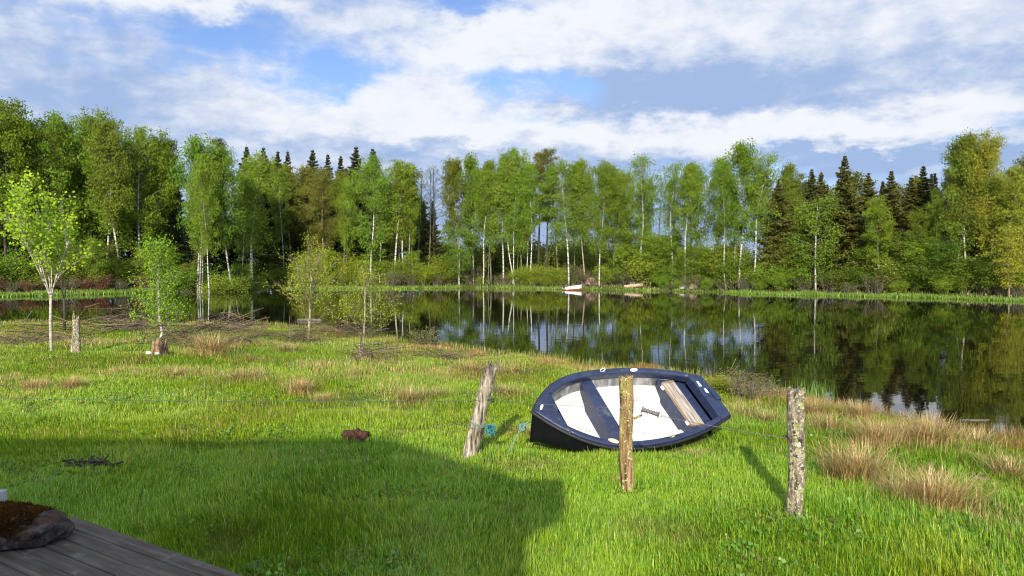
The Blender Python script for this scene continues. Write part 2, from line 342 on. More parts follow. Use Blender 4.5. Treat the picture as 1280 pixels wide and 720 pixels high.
# black rubbing strip
fb = MB()
fx = BL * np.linspace(0, 1, 60) ** 1.6
pth = np.concatenate([np.stack([fx, halfb(fx) + .006, sheer(fx) - .028], -1)[::-1], np.stack([fx, -halfb(fx) - .006, sheer(fx) - .028], -1)[1:]])
fb.tube(pth, .022, 8); fb.tube([[BL + .006, -halfb(BL), -.028], [BL + .006, halfb(BL), -.028]], .022, 8)
fb.build('rubbing_strip', M['rubber'], boat)
# white liner
lx = np.linspace(XF, 2.45, 30); li = inner(lx); sh = sheer(lx)
fl = np.minimum(li * .52, .30)
floor_z = -.33 + .04 * np.clip(1 - (lx - XF) / .5, 0, 1)
rows = []
for s in (1, -1):
    r_ = [np.stack([lx, s * (li + .018), sh - .105], -1), np.stack([lx, s * (li * .88 + fl * .12), sh * .7 - .215], -1), np.stack([lx, s * (fl * .88 + li * .12), floor_z + .05], -1), np.stack([lx, s * fl * .97, floor_z + .008], -1), np.stack([lx, s * fl * .85, floor_z], -1)]
    rows += r_ if s > 0 else r_[::-1]
lb = MB(); lv = np.stack(rows, 1); lb.add(lv, grid_faces(len(lx), 10), smooth=False)
lb.add(lv[0], [np.arange(10)[::-1][None]]); lb.add(lv[-1], [np.arange(10)[None]])
lb.build('liner', M['gelcoat'], boat)
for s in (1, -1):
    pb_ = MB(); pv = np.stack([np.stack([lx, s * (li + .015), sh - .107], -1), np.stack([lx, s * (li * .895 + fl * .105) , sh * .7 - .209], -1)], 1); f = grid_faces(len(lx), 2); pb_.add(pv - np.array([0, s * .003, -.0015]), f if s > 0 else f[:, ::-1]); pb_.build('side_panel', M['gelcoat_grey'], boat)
lt = MB(); r = np.random.default_rng(17); n = 90
lxx = r.uniform(.5, 2.15, n); lyy = -np.abs(r.normal(size=n)) * .16 + .08; C = np.stack([lxx, lyy, np.full(n, -.322)], -1)
C = C[(C[:, 0] < .96) | (C[:, 0] > 1.22)]; C[:, 2] += np.where(C[:, 0] < .86, .04 * (1 - (C[:, 0] - XF) / .5), 0)
v, q = leaf_quads(r, C, .035 * r.uniform(.5, 1.3, len(C)), .5); v[:, 2] = np.repeat(C[:, 2], 4) + (v[:, 2] - np.repeat(C[:, 2], 4)) * .2; lt.add(v, q)
llt = lt.build('leaf_litter', M['stump_brown'], boat); llt['kind'] = 'stuff'
def rounded_box(lo, hi, taper=0, r=.015):
    lo = np.array(lo, float); hi = np.array(hi, float); b = MB()
    pts = []
    for z, ins in ((lo[2], 0), (hi[2] - r, 0), (hi[2] - r * .3, r * .3), (hi[2], r)):
        pts.append([[lo[0] + ins, lo[1] + ins, z], [hi[0] - ins, lo[1] + ins, z], [hi[0] - ins, hi[1] - ins, z], [lo[0] + ins, hi[1] - ins, z]])
    v = np.array(pts).reshape(-1, 3); f = []
    for k in range(3):
        for j in range(4): f.append([k * 4 + j, k * 4 + (j + 1) % 4, k * 4 + 4 + (j + 1) % 4, k * 4 + 4 + j])
    b.add(v, [np.array(f), np.array([[12, 13, 14, 15]])]); return b
# forward thwart, boxed in, its ends shaped to the side
tx0, tx1 = 1.0, 1.18
def boxed_seat(x0, x1, ztop, name, mat, zb=-.345):
    b = MB(); P = []
    for x in (x0, x1):
        li_ = float(inner(x)); P.append([[x, -li_ - .02, ztop], [x, li_ + .02, ztop], [x, .42, zb], [x, -.42, zb]])
    a, c = np.array(P[0]), np.array(P[1]); e = .016
    tl = a[:2].copy(); tl[:, 0] += e; tr_ = c[:2].copy(); tr_[:, 0] -= e; tl[:, 2] += .012; tr_[:, 2] += .012
    b.add(np.concatenate([a, c, tl, tr_]), [np.array([[0, 1, 2, 3], [5, 4, 7, 6], [1, 0, 8, 9], [9, 8, 10, 11], [11, 10, 4, 5]])])
    return b.build(name, mat, boat)
boxed_seat(tx0, tx1, -.085, 'thwart', M['navy'])
boxed_seat(2.20, 2.455, -.125, 'stern_bench', M['navy'])
boxed_seat(2.457, 2.627, -.150, 'stern_well', M['navy'])
# wooden lid on the stern bench with battens
w0, w1 = 2.235, 2.43; ln = .40
lid = rounded_box((w0, -ln + .02, -.112), (w1, ln, -.09), r=.006).build('seat_board', M['wood_seat'], boat)
be = MB()
be.box((w0 - .018, -ln + .02, -.114), (w0 - .001, ln, -.082)); be.box((w0, ln + .001, -.113), (w1, ln + .018, -.083)); be.box((w0, -ln + .001, -.113), (w1, -ln + .019, -.083))
for k in range(1, 4): be.box((w0 + k * .049 - .002, -ln + .03, -.0895), (w0 + k * .049 + .002, ln - .01, -.0875))
be.build('batten', M['wood_edge'], lid)
for s in (-1, 1):
    b = MB(); b.box((w0 - .05, s * .33 - .03, -.121), (w0 - .02, s * .33 + .03, -.095)); b.build('hinge', M['white_plastic'], lid)
# motor well cut on the stern deck, number sticker
b = rounded_box((BL - .05, -.11, -.03), (BL + .035, .11, .034), r=.01); b.build('motor_pad', M['navy'], boat)
sb = MB(); sb.add([[2.665, .16, .027], [2.705, .16, .027], [2.705, .26, .027], [2.665, .26, .027]], [[0, 1, 2, 3]]); sb.add([[2.70, .03, .027], [2.74, .03, .027], [2.74, .11, .027], [2.70, .11, .027]], [[0, 1, 2, 3]])
sb.build('registration_sticker', M['sticker_blue'], boat)
# fittings
def torus(b, c, R_, r_, n=16, mtx=None):
    a = np.linspace(0, 2 * PI, n + 1); p_ = np.stack([np.cos(a) * R_, 0 * a, np.sin(a) * R_], -1) + np.array(c); b.tube(p_, r_, 6, cap=False)
def oval(name, x, y, rx_, ry_, mat, h=.014, rot=0):
    b = MB(); a = np.linspace(0, 2 * PI, 16, endpoint=False); z0 = float(sheer(x)) + .018
    c_, s_ = math.cos(rot), math.sin(rot)
    ring = lambda k, z: np.stack([x + (np.cos(a) * c_ * rx_ - np.sin(a) * s_ * ry_) * k, y + (np.cos(a) * s_ * rx_ + np.sin(a) * c_ * ry_) * k, np.full(16, z)], -1)
    v = np.concatenate([ring(1, z0 - .004), ring(1, z0 + h * .6), ring(.7, z0 + h)]); q = [[k * 16 + j, k * 16 + (j + 1) % 16, k * 16 + 16 + (j + 1) % 16, k * 16 + 16 + j] for k in range(2) for j in range(16)]
    b.add(v, [np.array(q), (np.arange(16) + 32)[None]], smooth=True); return b.build(name, mat, boat)
o1 = MB(); torus(o1, (1.33, float(halfb(1.33)) - .05, .055), .033, .009); o1.build('oarlock_ring', M['white_plastic'], boat)
oval('oarlock_plate', 1.83, float(halfb(1.83)) - .05, .06, .028, M['white_plastic'])
oval('oarlock_plate', .88, -float(halfb(.88)) + .07, .07, .033, M['cream_plastic'], rot=-.5)
o2 = MB(); torus(o2, (1.72, -float(halfb(1.72)) + .05, .05), .028, .008); o2.build('oarlock_ring', M['cream_plastic'], boat)
oval('bow_cleat', .13, .04, .045, .018, M['white_plastic'], h=.03, rot=.9)

# painter rope at the bow
rt = thing('mooring_rope', 'pale teal rope knotted at the dinghy bow, trailing into the grass', 'rope', (.13, 9.02, .32))
r1 = MB(); kn = [(np.cos(t * 2.3) * .03 * (1 + .3 * math.sin(t)), np.sin(t * 1.7) * .03, np.sin(t * 2.9) * .035) for t in np.linspace(0, 12, 60)]
r1.tube(kn, .011, 6); r1.tube([(.0, 0, 0), (.06, .05, .05), (.11, .07, .05)], .009, 6); r1.build('knot', M['teal_pale'], rt)
r2 = MB(); tt = np.linspace(0, 1, 20)
r2.tube(np.stack([-.22 * tt, -.25 * tt, -.02 - .33 * tt ** 1.4], -1), .007, 6); r2.build('line', M['teal_pale'], rt)

# ------------------------------------------------------------------ fence posts
def post(name, base, top, r0, r1, mat, seed, label, jag=.03, flat=.0):
    r = np.random.default_rng(seed); b0 = np.array(base, float); b1 = np.array(top, float)
    n, s = 48, 44; t = np.linspace(-.06, 1, n); a = np.linspace(0, 2 * PI, s, endpoint=False)
    prof = 1 + .05 * np.convolve(np.tile(r.normal(size=s), 3), [.3, .4, .3], 'same')[s:2 * s] + .06 * np.cos(2 * a + r.random() * 6)
    d = unit(b1 - b0); U = unit(np.cross(d, [0, 1, 0.01])); W = np.cross(d, U)
    rows = []
    for k, tk in enumerate(t):
        c = b0 + (b1 - b0) * tk + U * .008 * math.sin(tk * 7 + seed) + W * .006 * math.sin(tk * 5)
        rr = (r0 + (r1 - r0) * max(tk, 0)) * prof * (1 + .10 * (fbm(a * 0 + np.arange(s) * .75 + seed * 3, a * 0 + tk * 6 + seed) - .5) * 1.6 + .05 * (np.sin(a * 3 + tk * 4 + seed) * np.sin(tk * 9 + seed))) * (1 + .06 * max(0, .1 - tk) * 5)
        p_ = c + rr[:, None] * (np.cos(a)[:, None] * U + np.sin(a)[:, None] * W)
        if k >= n - 2: p_ = p_ + d * (jag * r.normal(size=s))[:, None] * (1 if k == n - 1 else .3)
        rows.append(p_)
    L_ = np.linalg.norm(b1 - b0)
    v = np.concatenate(rows + [(b1 - d * .015)[None]]) - b0
    q = []
    for k in range(n - 1):
        for j in range(s): q.append([k * s + j, k * s + (j + 1) % s, (k + 1) * s + (j + 1) % s, (k + 1) * s + j])
    tri = [[(n - 1) * s + j, (n - 1) * s + (j + 1) % s, n * s] for j in range(s)]
    b = MB(); b.add(v, [np.array(q), np.array(tri)], smooth=True)
    root = thing(name, label, 'fence post', tuple(b0), 'old fence posts on the lawn')
    b.build('shaft', mat, root)
    return root
def gp(px, Y, dz=0):
    x = X_of(px, Y); return np.array([x, Y, gz(x, Y) + dz])
P1b = gp(585, 8.85); P1t = np.array([X_of(614, 8.8), 8.85, Z_of(459, 8.8)])
P2b = gp(785, 7.62); P2t = np.array([X_of(782.5, 7.52), 7.52, Z_of(471, 7.52)])
P3b = gp(996.5, 6.72); P3t = np.array([X_of(998, 6.68), 6.68, Z_of(487, 6.68)])
post1 = post('fence_post', P1b, P1t, .090, .072, M['post_grey'], 3, 'grey weathered fence post leaning over, bound with teal twine', jag=.03)
post2 = post('fence_post', P2b, P2t, .067, .075, M['post_brown'], 5, 'upright brown fence post standing in front of the navy dinghy', jag=.008)
post3 = post('fence_post', P3b, P3t, .070, .076, M['post_lichen'], 8, 'pale lichen-covered fence post between the dinghy and the straw tussocks', jag=.014)
# insulators and stubs
b = MB(); b.tube([(.0, 0, 0), (.05, -.02, .0)], .016, 8); b.tube([(.05, -.02, 0), (.075, -.03, .0)], .026, 8); ins1 = b.build('insulator', M['black_plastic'], post1, (X_of(609, 8.8) - P1b[0], -.03, Z_of(501, 8.8) - P1b[2]))
b = MB(); b.tube([(-.01, -.02, 0), (.035, -.03, .01)], .008, 6); torus(b, (.055, -.03, .012), .02, .005); b.build('insulator', M['steel'], post2, (.065, 0, Z_of(504, 7.5) - P2b[2]))
b = MB(); b.tube([(0, -.02, 0), (.06, -.03, .03), (.085, -.035, .045)], [.014, .012, .010], 7); b.build('branch_stub', M['post_brown'], post2, (.06, -.01, Z_of(527, 7.5) - P2b[2]))
b = MB(); b.tube([(-.01, -.02, 0), (-.045, -.03, .0)], .012, 8); b.build('insulator', M['black_plastic'], post3, (-.075, 0, Z_of(549, 6.64) - P3b[2]))
# twine with a frayed teal end on the leaning post
d1 = unit(P1t - P1b); c1 = P1b + (P1t - P1b) * .37
tw = thing('twine', 'loops of twine round the leaning fence post, frayed teal end', 'twine', tuple(c1))
b = MB(); U = unit(np.cross(d1, [0, 1, 0])); W = np.cross(d1, U)
for off in (-.02, .008, .03):
    a = np.linspace(0, 2 * PI, 25); rr = .098
    b.tube(np.stack([U * rr * math.cos(t) + W * rr * math.sin(t) + d1 * (off + .02 * math.sin(t + off * 90)) for t in a]), .0065, 6, cap=False)
b.build('loop', M['twine_grey'], tw)
b = MB(); r = np.random.default_rng(4)
for k in range(130):
    st = np.array([.135, -.05, -.03]) + r.normal(size=3) * .008; en = st + np.array([.05, -.02, -.07]) * r.uniform(.4, 1.1) + r.normal(size=3) * .03 + np.array([0, 0, .035])
    mid = (st + en) / 2 + r.normal(size=3) * .02; b.tube([st, mid, en], .0032, 3, cap=False)
b.tube([(.11, -.03, -.02), (.14, -.05, -.03), (.15, -.05, -.05)], .012, 6); b.build('frayed_end', M['teal'], tw)
b = MB(); b.tube([(.09, -.06, -.03), (.07, -.06, -.2), (.066, -.05, -.33)], .010, 6); b.build('hanging_strap', M['black_plastic'], tw)

# wires
def wire(name, pts, label, mat, r=.0028, sag=.0):
    pts = np.array(pts, float); b = MB(); tt = np.linspace(0, 1, 26); out = []
    for a, c in zip(pts[:-1], pts[1:]):
        p_ = a + (c - a) * tt[:, None]; p_[:, 2] -= sag * 4 * tt * (1 - tt); out.append(p_)
    p_ = np.concatenate(out); o = p_[0].copy(); b.tube(p_ - o, r, 5)
    ob = b.build(name, mat, None, tuple(o)); tag(ob, label, 'wire'); return ob
A1 = np.array([X_of(611, 8.75), 8.72, Z_of(501, 8.75)]); A2 = np.array([P2b[0] - .06, 7.43, Z_of(511.5, 7.43)])
wire('fence_wire', [A1, A2], 'thin wire strung from the leaning post to the brown post', M['wire'], .0026, .004)
FP = np.array([-7.6, 9.5, .62])
wire('fence_wire', [FP, A1 - np.array([.1, 0, 0])], 'thin green wire stretched across the lawn to the leaning post', M['wire_green'], .0035, .035)
H0 = np.array([X_of(803, 7.4), 7.40, Z_of(512.5, 7.4)]); H1 = np.array([X_of(825, 7.32), 7.32, Z_of(519.5, 7.32)])
A3 = np.array([P3b[0] - .115, 6.63, Z_of(549, 6.63)])
gh = thing('gate_handle', 'grey ribbed insulated gate handle hooked on the brown fence post', 'gate handle', tuple(H0))
hd = H1 - H0; L_ = np.linalg.norm(hd); hu = hd / L_
b = MB(); tt = np.linspace(0, 1, 41); rr = np.where((tt < .06) | (tt > .94), .034, .020 + .005 * (np.sin(tt * 40) > 0)); rr[0] = .014; rr[-1] = .014
b.tube(hu * (tt * L_)[:, None], rr, 12); b.build('grip', M['handle_grey'], gh)
b = MB(); st = np.array([P2b[0] + .10, 7.44, Z_of(514.5, 7.44)]) - H0
b.tube([st + [.0, 0, .02], st + [-.015, 0, .0], st + [.0, 0, -.02], st + [.02, 0, -.008], hu * 0], .0045, 6); b.build('hook', M['steel'], gh)
b = MB(); a = np.linspace(0, 7 * 2 * PI, 120); u2 = unit(np.cross(hu, [0, 1, 0])); w2 = np.cross(hu, u2)
b.tube(np.stack([hu * (L_ + .012 + t / (14 * PI) * .05) + u2 * .011 * math.cos(t) + w2 * .011 * math.sin(t) for t in a]), .0028, 4); b.build('spring', M['steel'], gh)
wire('fence_wire', [H1 + hu * .06, A3], 'twisted steel wire from the gate handle to the lichen-covered post', M['wire'], .0032, .01)

# ------------------------------------------------------------------ deck, stone, pipe
DC = np.array([-2.97, 4.985]); dd = np.array([.842, -.539]); dd /= np.linalg.norm(dd); dn = np.array([-dd[1] * -1, -dd[0]]) ; dn = np.array([dd[1], -dd[0]])
DZ = .60
deck = thing('wooden_deck', 'weathered grey timber deck of narrow planks at the lawn edge', 'deck', (DC[0], DC[1], 0))
deck.rotation_euler = (0, 0, math.atan2(dd[1], dd[0]))
b = MB(); r = np.random.default_rng(2)
for k in range(26):
    y1 = -k * .127; y0 = y1 - .121; e = r.uniform(-.004, .004); L0 = -.0 if k else 0
    for a_, c_ in ((0 + e, 9.0),):
        z = DZ + r.uniform(-.0015, .0015)
        xs_ = np.linspace(a_, c_, 30); w_ = [(y0, z - .028), (y0, z - .004), (y0 + .004, z), (y1 - .004, z), (y1, z - .004), (y1, z - .028)]
        v = np.array([[[x, yq, zq] for yq, zq in w_] for x in xs_]); b.add(v, [grid_faces(30, 6), np.array([[0, 1, 2, 3, 4, 5]]), (np.array([[5, 4, 3, 2, 1, 0]]) + 29 * 6)])
b.build('planks', M['deck_wood'], deck)
nb = MB()
for k in range(26):
    for x in (.12, .72, 1.32, 1.92, 2.52, 3.12):
        for dy in (.03, .09): a = np.linspace(0, 2 * PI, 7)[:-1]; nb.add(np.stack([x + r.uniform(-.006, .006) + .004 * np.cos(a), -k * .127 - dy + .004 * np.sin(a), np.full(6, DZ + .0035)], -1), [np.arange(6)[None]])
nl = nb.build('nail', M['bark_dark'], deck); nl['kind'] = 'stuff'
b = MB(); b.box((.02, -.055, DZ - .16), (9, -.02, DZ - .0305)); b.box((.02, -3.28, DZ - .16), (.05, -.06, DZ - .0305))
for k in range(6): b.box((.3 + k * 1.6, -.25, -.3), (.4 + k * 1.6, -.15, DZ - .16))
b.build('joist_frame', M['bark_dark'], deck)

def rock(name, mat, rx_, ry_, rz_, seed, parent=None, sub=4, rough=.12, flatb=-.5):
    import bmesh
    bm = bmesh.new(); bmesh.ops.create_icosphere(bm, subdivisions=sub, radius=1)
    r = np.random.default_rng(seed); k = r.normal(size=(14, 3)) * np.array([1.5, 1.5, 1.5]); ph = r.random(14) * 6; k2 = r.normal(size=(14, 3)) * 7
    for v in bm.verts:
        c = np.array(v.co); s = 1 + rough * np.sin(k @ c + ph).sum() / 4 + rough * .22 * np.sin(k2 @ c + ph).sum() / 4
        c = c * s * np.array([rx_, ry_, rz_]); c[2] = max(c[2], flatb * rz_ + .05 * rz_ * math.sin(c[0] * 9)); v.co = c
    me = bpy.data.meshes.new(name); bm.to_mesh(me); bm.free()
    for p_ in me.polygons: p_.use_smooth = True
    o = bpy.data.objects.new(name, me); col.objects.link(o); me.materials.append(mat)
    if parent: o.parent = parent
    return o
SC_ = np.array([X_of(-20, 4.55), 4.50])
st = thing('mossy_stone', 'dark stone capped with rusty brown moss resting on the deck corner', 'stone', (SC_[0], SC_[1], DZ + .070))
st.rotation_euler = (0, 0, .12)
ro = rock('rock', M['rock_moss'], .36, .24, .132, 11, st, 5, .24, -.48)
# moss: short fibres standing on the top of the stone
me = ro.data; r = np.random.default_rng(6); b = MB()
fv = np.array([p_.center[:] for p_ in me.polygons]); fn = np.array([p_.normal[:] for p_ in me.polygons])
mk = (fn[:, 2] > .18) & (fv[:, 2] > -.01) & (fv[:, 0] < .33); base = fv[mk]; nn = fn[mk]
rep = 14; base = np.repeat(base, rep, 0) + r.normal(size=(len(base) * rep, 3)) * .006; nn = np.repeat(nn, rep, 0)
keep = fbm(base[:, 0] * 13 + 5, base[:, 1] * 13 + base[:, 2] * 13) > .22 + .22 * np.clip((base[:, 0] - .16) / .2, 0, 1) + .1 * np.clip((.03 - base[:, 2]) / .05, 0, 1); base = base[keep]; nn = nn[keep]
dirn = unit(nn + r.normal(size=nn.shape) * .5); ln_ = r.uniform(.010, .026, len(base))[:, None]; sd = unit(np.cross(dirn, r.normal(size=nn.shape))) * .0035
v = np.stack([base - sd, base + sd, base + dirn * ln_], 1).reshape(-1, 3)
t_ = fbm(base[:, 0] * 9, base[:, 1] * 9 + 3) + r.normal(size=len(base)) * .12
cc = np.clip(t_, 0, 1)[:, None]; C = np.array([.022, .010, .004]) * (1 - cc) + np.array([.115, .056, .010]) * cc
b.add(v, np.arange(len(v)).reshape(-1, 3), np.repeat(C, 3, 0)); b.build('moss', M['moss'], st)
pp = thing('metal_pipe', 'short grey metal pipe standing behind the mossy stone', 'pipe', (X_of(0, 4.9) - .045, 4.92, 0))
b = MB(); a = np.linspace(0, 2 * PI, 25)
b.tube([(0, 0, -.2), (0, 0, Z_of(616, 4.92))], .040, 20, cap=False); b.tube([(0, 0, Z_of(616, 4.92)), (0, 0, .3)], .036, 20, cap=True); b.build('tube', M['pipe'], pp)
b = MB(); torus(b, (0, 0, 0), .038, .003, 24); rim = b.build('rim', M['pipe'], pp, (0, 0, Z_of(616, 4.92))); rim.rotation_euler = (PI / 2, 0, 0)

# ------------------------------------------------------------------ cottage behind the viewer (only its shadow reaches the picture)
hs = thing('cottage', 'cottage behind the deck whose hipped roof throws the big lawn shadow', 'house', (0, 0, 0))
EX, EY, EZ = -.72, -1.05, 4.0; RZ_ = 6.1; W0 = -15.0; DEP = 5.6
b = MB(); b.box((W0 + .5, EY - DEP + .5, -.3), (EX - .42, EY - .45, EZ - .02)); b.build('wall', M['red_paint'], hs)
b = MB(); e0 = np.array([[W0, EY - DEP, EZ], [EX - .40, EY - DEP, EZ], [EX - .40, EY, EZ], [W0, EY, EZ]]); rd = np.array([[W0 + 2.8, EY - DEP / 2, RZ_], [EX - 2.8, EY - DEP / 2, RZ_]])
v = np.concatenate([e0, rd, e0 - [0, 0, .16]])
b.add(v, [np.array([[0, 1, 5, 4], [2, 3, 4, 5]]), np.array([[1, 2, 5], [3, 0, 4]]), np.array([[0, 6, 7, 1], [1, 7, 8, 2], [2, 8, 9, 3], [3, 9, 6, 0], [9, 8, 7, 6]])]); b.build('roof', M['roof_m'], hs)
b = MB(); pl_ = np.array([[W0, EY + .02], [EX, EY + .02], [EX, EY - .85], [EX - .41, EY - 1.35], [W0, EY - 1.35]]); b.add(np.concatenate([np.c_[pl_, np.full(5, EZ - .19)], np.c_[pl_, np.full(5, EZ + .012)]]), [np.array([[4, 3, 2, 1, 0], [5, 6, 7, 8, 9]]), np.array([[j, (j + 1) % 5, 5 + (j + 1) % 5, 5 + j] for j in range(5)])]); b.build('porch_eave', M['roof_m'], hs)
for k in range(3):
    b = MB(); x = -3.2 - k * 3.6; b.box((x - .65, EY - .445, 1.6), (x + .65, EY - .40, 2.9)); wn = b.build('window', M['boat_white'], hs)
    b = MB(); b.box((x - .55, EY - .399, 1.7), (x + .55, EY - .39, 2.8)); b.build('pane', M['glass_dark'], wn)

# ------------------------------------------------------------------ tree generators (each returns wood MB, leaf MB at real size)
def bent(r, p0, d0, L_, n=6, curl=0.0, droop=0.0, wig=.08):
    P = [np.array(p0, float)]; d = unit(np.array(d0, float)); st_ = L_ / (n - 1)
    for k in range(n - 1):
        d = unit(d + r.normal(size=3) * wig + np.array([0, 0, curl]) - np.array([0, 0, droop]) * (k / n))
        P.append(P[-1] + d * st_)
    return np.array(P)
def sample(P, t):
    k = np.clip(t * (len(P) - 1), 0, len(P) - 1.001); i = k.astype(int); f_ = (k - i)[:, None]
    return P[i] * (1 - f_) + P[i + 1] * f_
def gen_broad(seed, H=16., lo=.38, R_=.15, nb=38, leaves=5200, size=.20, droop=.35, elev=.75, r0=.10, clump=.35, hang=.9, top=.5, shape='birch', wiggle=.02, twigs=True):
    r = np.random.default_rng(seed); wood, leaf = MB(), MB()
    n = 14; t = np.linspace(0, 1, n); ph = r.random(4) * 6
    tr = np.stack([H * wiggle * (np.sin(t * 3 + ph[0]) - np.sin(ph[0]) + .4 * np.sin(t * 8 + ph[1]) - .4 * np.sin(ph[1])), H * wiggle * (np.sin(t * 3.4 + ph[2]) - np.sin(ph[2])), H * t * .97], -1)
    wood.tube(tr, r0 * ((1 - t) ** .75) + .012, 8)
    cen = []; wgt = []
    for k in range(nb):
        u = (k + r.random() * .9) / nb; h = lo + (1 - lo) * u ** .9 * .97
        p0 = sample(tr, np.array([h]))[0]; az = k * 2.4 + r.normal() * .5
        env = (math.sin(PI * min(1, (u * (1 - top * .32) + .10))) ** .75) if shape == 'birch' else (math.sin(PI * (u * .82 + .14)) ** .5)
        Lb = R_ * H * env * r.uniform(.65, 1.25) + .35
        el = elev + .5 * u
        d0 = [math.cos(az) * math.cos(el), math.sin(az) * math.cos(el), math.sin(el)]
        P = bent(r, p0, d0, Lb * 1.15, 6, 0.0, droop, .10)
        wood.tube(P, np.linspace(.10 * r0 + .009 * Lb, .005, 6), 4, cap=False, c=.17)
        cen.append(P); wgt.append(Lb)
        for q in range(2):
            s0 = sample(P, np.array([r.uniform(.3, .75)]))[0]; dd_ = unit(P[-1] - P[0]); d2 = unit(dd_ + r.normal(size=3) * .55)
            Q = bent(r, s0, d2, Lb * r.uniform(.35, .6), 5, 0, droop, .15); wood.tube(Q, np.linspace(.010, .003, 5), 3, cap=False, c=.15); cen.append(Q); wgt.append(Lb * .6)
    wgt = np.array(wgt); wgt /= wgt.sum(); ids = r.choice(len(cen), size=leaves, p=wgt)
    C = np.zeros((leaves, 3)); val = np.zeros(leaves)
    bl = r.random(len(cen))
    for k in range(len(cen)):
        mk = np.where(ids == k)[0]
        if not len(mk): continue
        nc = max(2, len(mk) // 26); tc_ = r.uniform(.25, 1.05, nc).clip(0, 1); cc_ = sample(cen[k], tc_) + r.normal(size=(nc, 3)) * .10
        pick = r.integers(0, nc, len(mk)); cl = r.random(nc); off = r.normal(size=(len(mk), 3)).clip(-1.7, 1.7) * clump * np.array([1, 1, .55])
        off[:, 2] -= hang * r.random(len(mk)) ** 1.6
        C[mk] = cc_[pick] + off; val[mk] = .10 + .35 * bl[k] + .35 * cl[pick] + .2 * r.random(len(mk))
    ax = np.tile([0, 0, -1.], (leaves, 1)) if hang > .3 else None
    v, q = leaf_quads(r, C, size * r.uniform(.6, 1.25, leaves), .62, ax, 1.3); leaf.add(v, q, np.repeat(val, 4))
    return wood, leaf
def gen_spruce(seed, H=16., R_=.19, size=.30, lo=.10, dens=3.0, sag=.35):
    r = np.random.default_rng(seed); wood, leaf = MB(), MB()
    t = np.linspace(0, 1, 10); wood.tube(np.stack([.05 * np.sin(t * 5), .05 * np.cos(t * 4), H * t], -1), .17 * (1 - t) + .012, 8)
    z = lo * H; Cs, Ax, Va, Sz = [], [], [], []
    while z < H * .985:
        u = z / H; Rz = R_ * H * (1 - u) ** .95 * r.uniform(.8, 1.15) + .07
        nbr = int(6 + 2 * r.random())
        for k in range(nbr):
            az = r.random() * 6.28; L_ = Rz * r.uniform(.7, 1.12)
            d0 = [math.cos(az), math.sin(az), .25 - .35 * (1 - u) + (.5 if u > .9 else 0)]
            P = bent(r, [0, 0, z], d0, L_, 5, .04, .0, .05); 
            if L_ > .5: wood.tube(P, np.linspace(.03, .006, 5), 3, cap=False)
            m_ = int((10 + L_ * 16) * dens); tt_ = r.uniform(.12, 1.02, m_).clip(0, 1); c_ = sample(P, tt_)
            side = unit(np.cross(unit(P[-1] - P[0]), [0, 0, 1.])); sp = r.normal(size=m_) * .24 * L_ * (1.1 - tt_)
            c_ = c_ + side * sp[:, None]; c_[:, 2] -= np.abs(sp) * .3 + r.random(m_) * sag * (.5 + .5 * (1 - u))
            ax = unit(unit(P[-1] - P[0]) + side * np.sign(sp)[:, None] * .7 + np.array([0, 0, -.45])); Cs.append(c_); Ax.append(ax); Va.append(np.clip(.15 + .6 * tt_ * r.random() + .3 * r.random(m_), 0, 1)); Sz.append(np.full(m_, size) * (.6 + .4 * min(1, L_)))
        z += (.42 + .12 * r.random()) * (1 - .35 * u)
    C = np.concatenate(Cs); v, q = leaf_quads(r, C, np.concatenate(Sz) * r.uniform(.7, 1.2, len(C)), .42, np.concatenate(Ax), .6)
    leaf.add(v, q, np.repeat(np.concatenate(Va), 4)); return wood, leaf
def gen_pine(seed, H=16.):
    r = np.random.default_rng(seed); wood, leaf = MB(), MB()
    t = np.linspace(0, 1, 12); tr = np.stack([.18 * np.sin(t * 4), .15 * np.cos(t * 3), H * t], -1); wood.tube(tr, .17 * (1 - t) ** .8 + .02, 8)
    Cs, Va = [], []
    for k in range(46):
        h = .45 + .54 * (k / 46); p0 = sample(tr, np.array([h]))[0]; az = k * 2.4; L_ = 1.75 * math.sin(PI * min(.97, .18 + .75 * k / 46)) ** .6 * r.uniform(.6, 1.2)
        P = bent(r, p0, [math.cos(az), math.sin(az), .45], L_, 5, .05, 0, .12); wood.tube(P, np.linspace(.045, .012, 5), 4, cap=False)
        for q in range(4):
            c_ = sample(P, np.array([r.uniform(.5, 1)]))[0] + r.normal(size=3) * .12; m_ = 40; Cs.append(c_ + r.normal(size=(m_, 3)) * np.array([.26, .26, .15])); Va.append(np.full(m_, r.random()) * .7 + .3 * r.random(m_))
    C = np.concatenate(Cs); v, q = leaf_quads(r, C, .24, .35); leaf.add(v, q, np.repeat(np.concatenate(Va), 4)); return wood, leaf
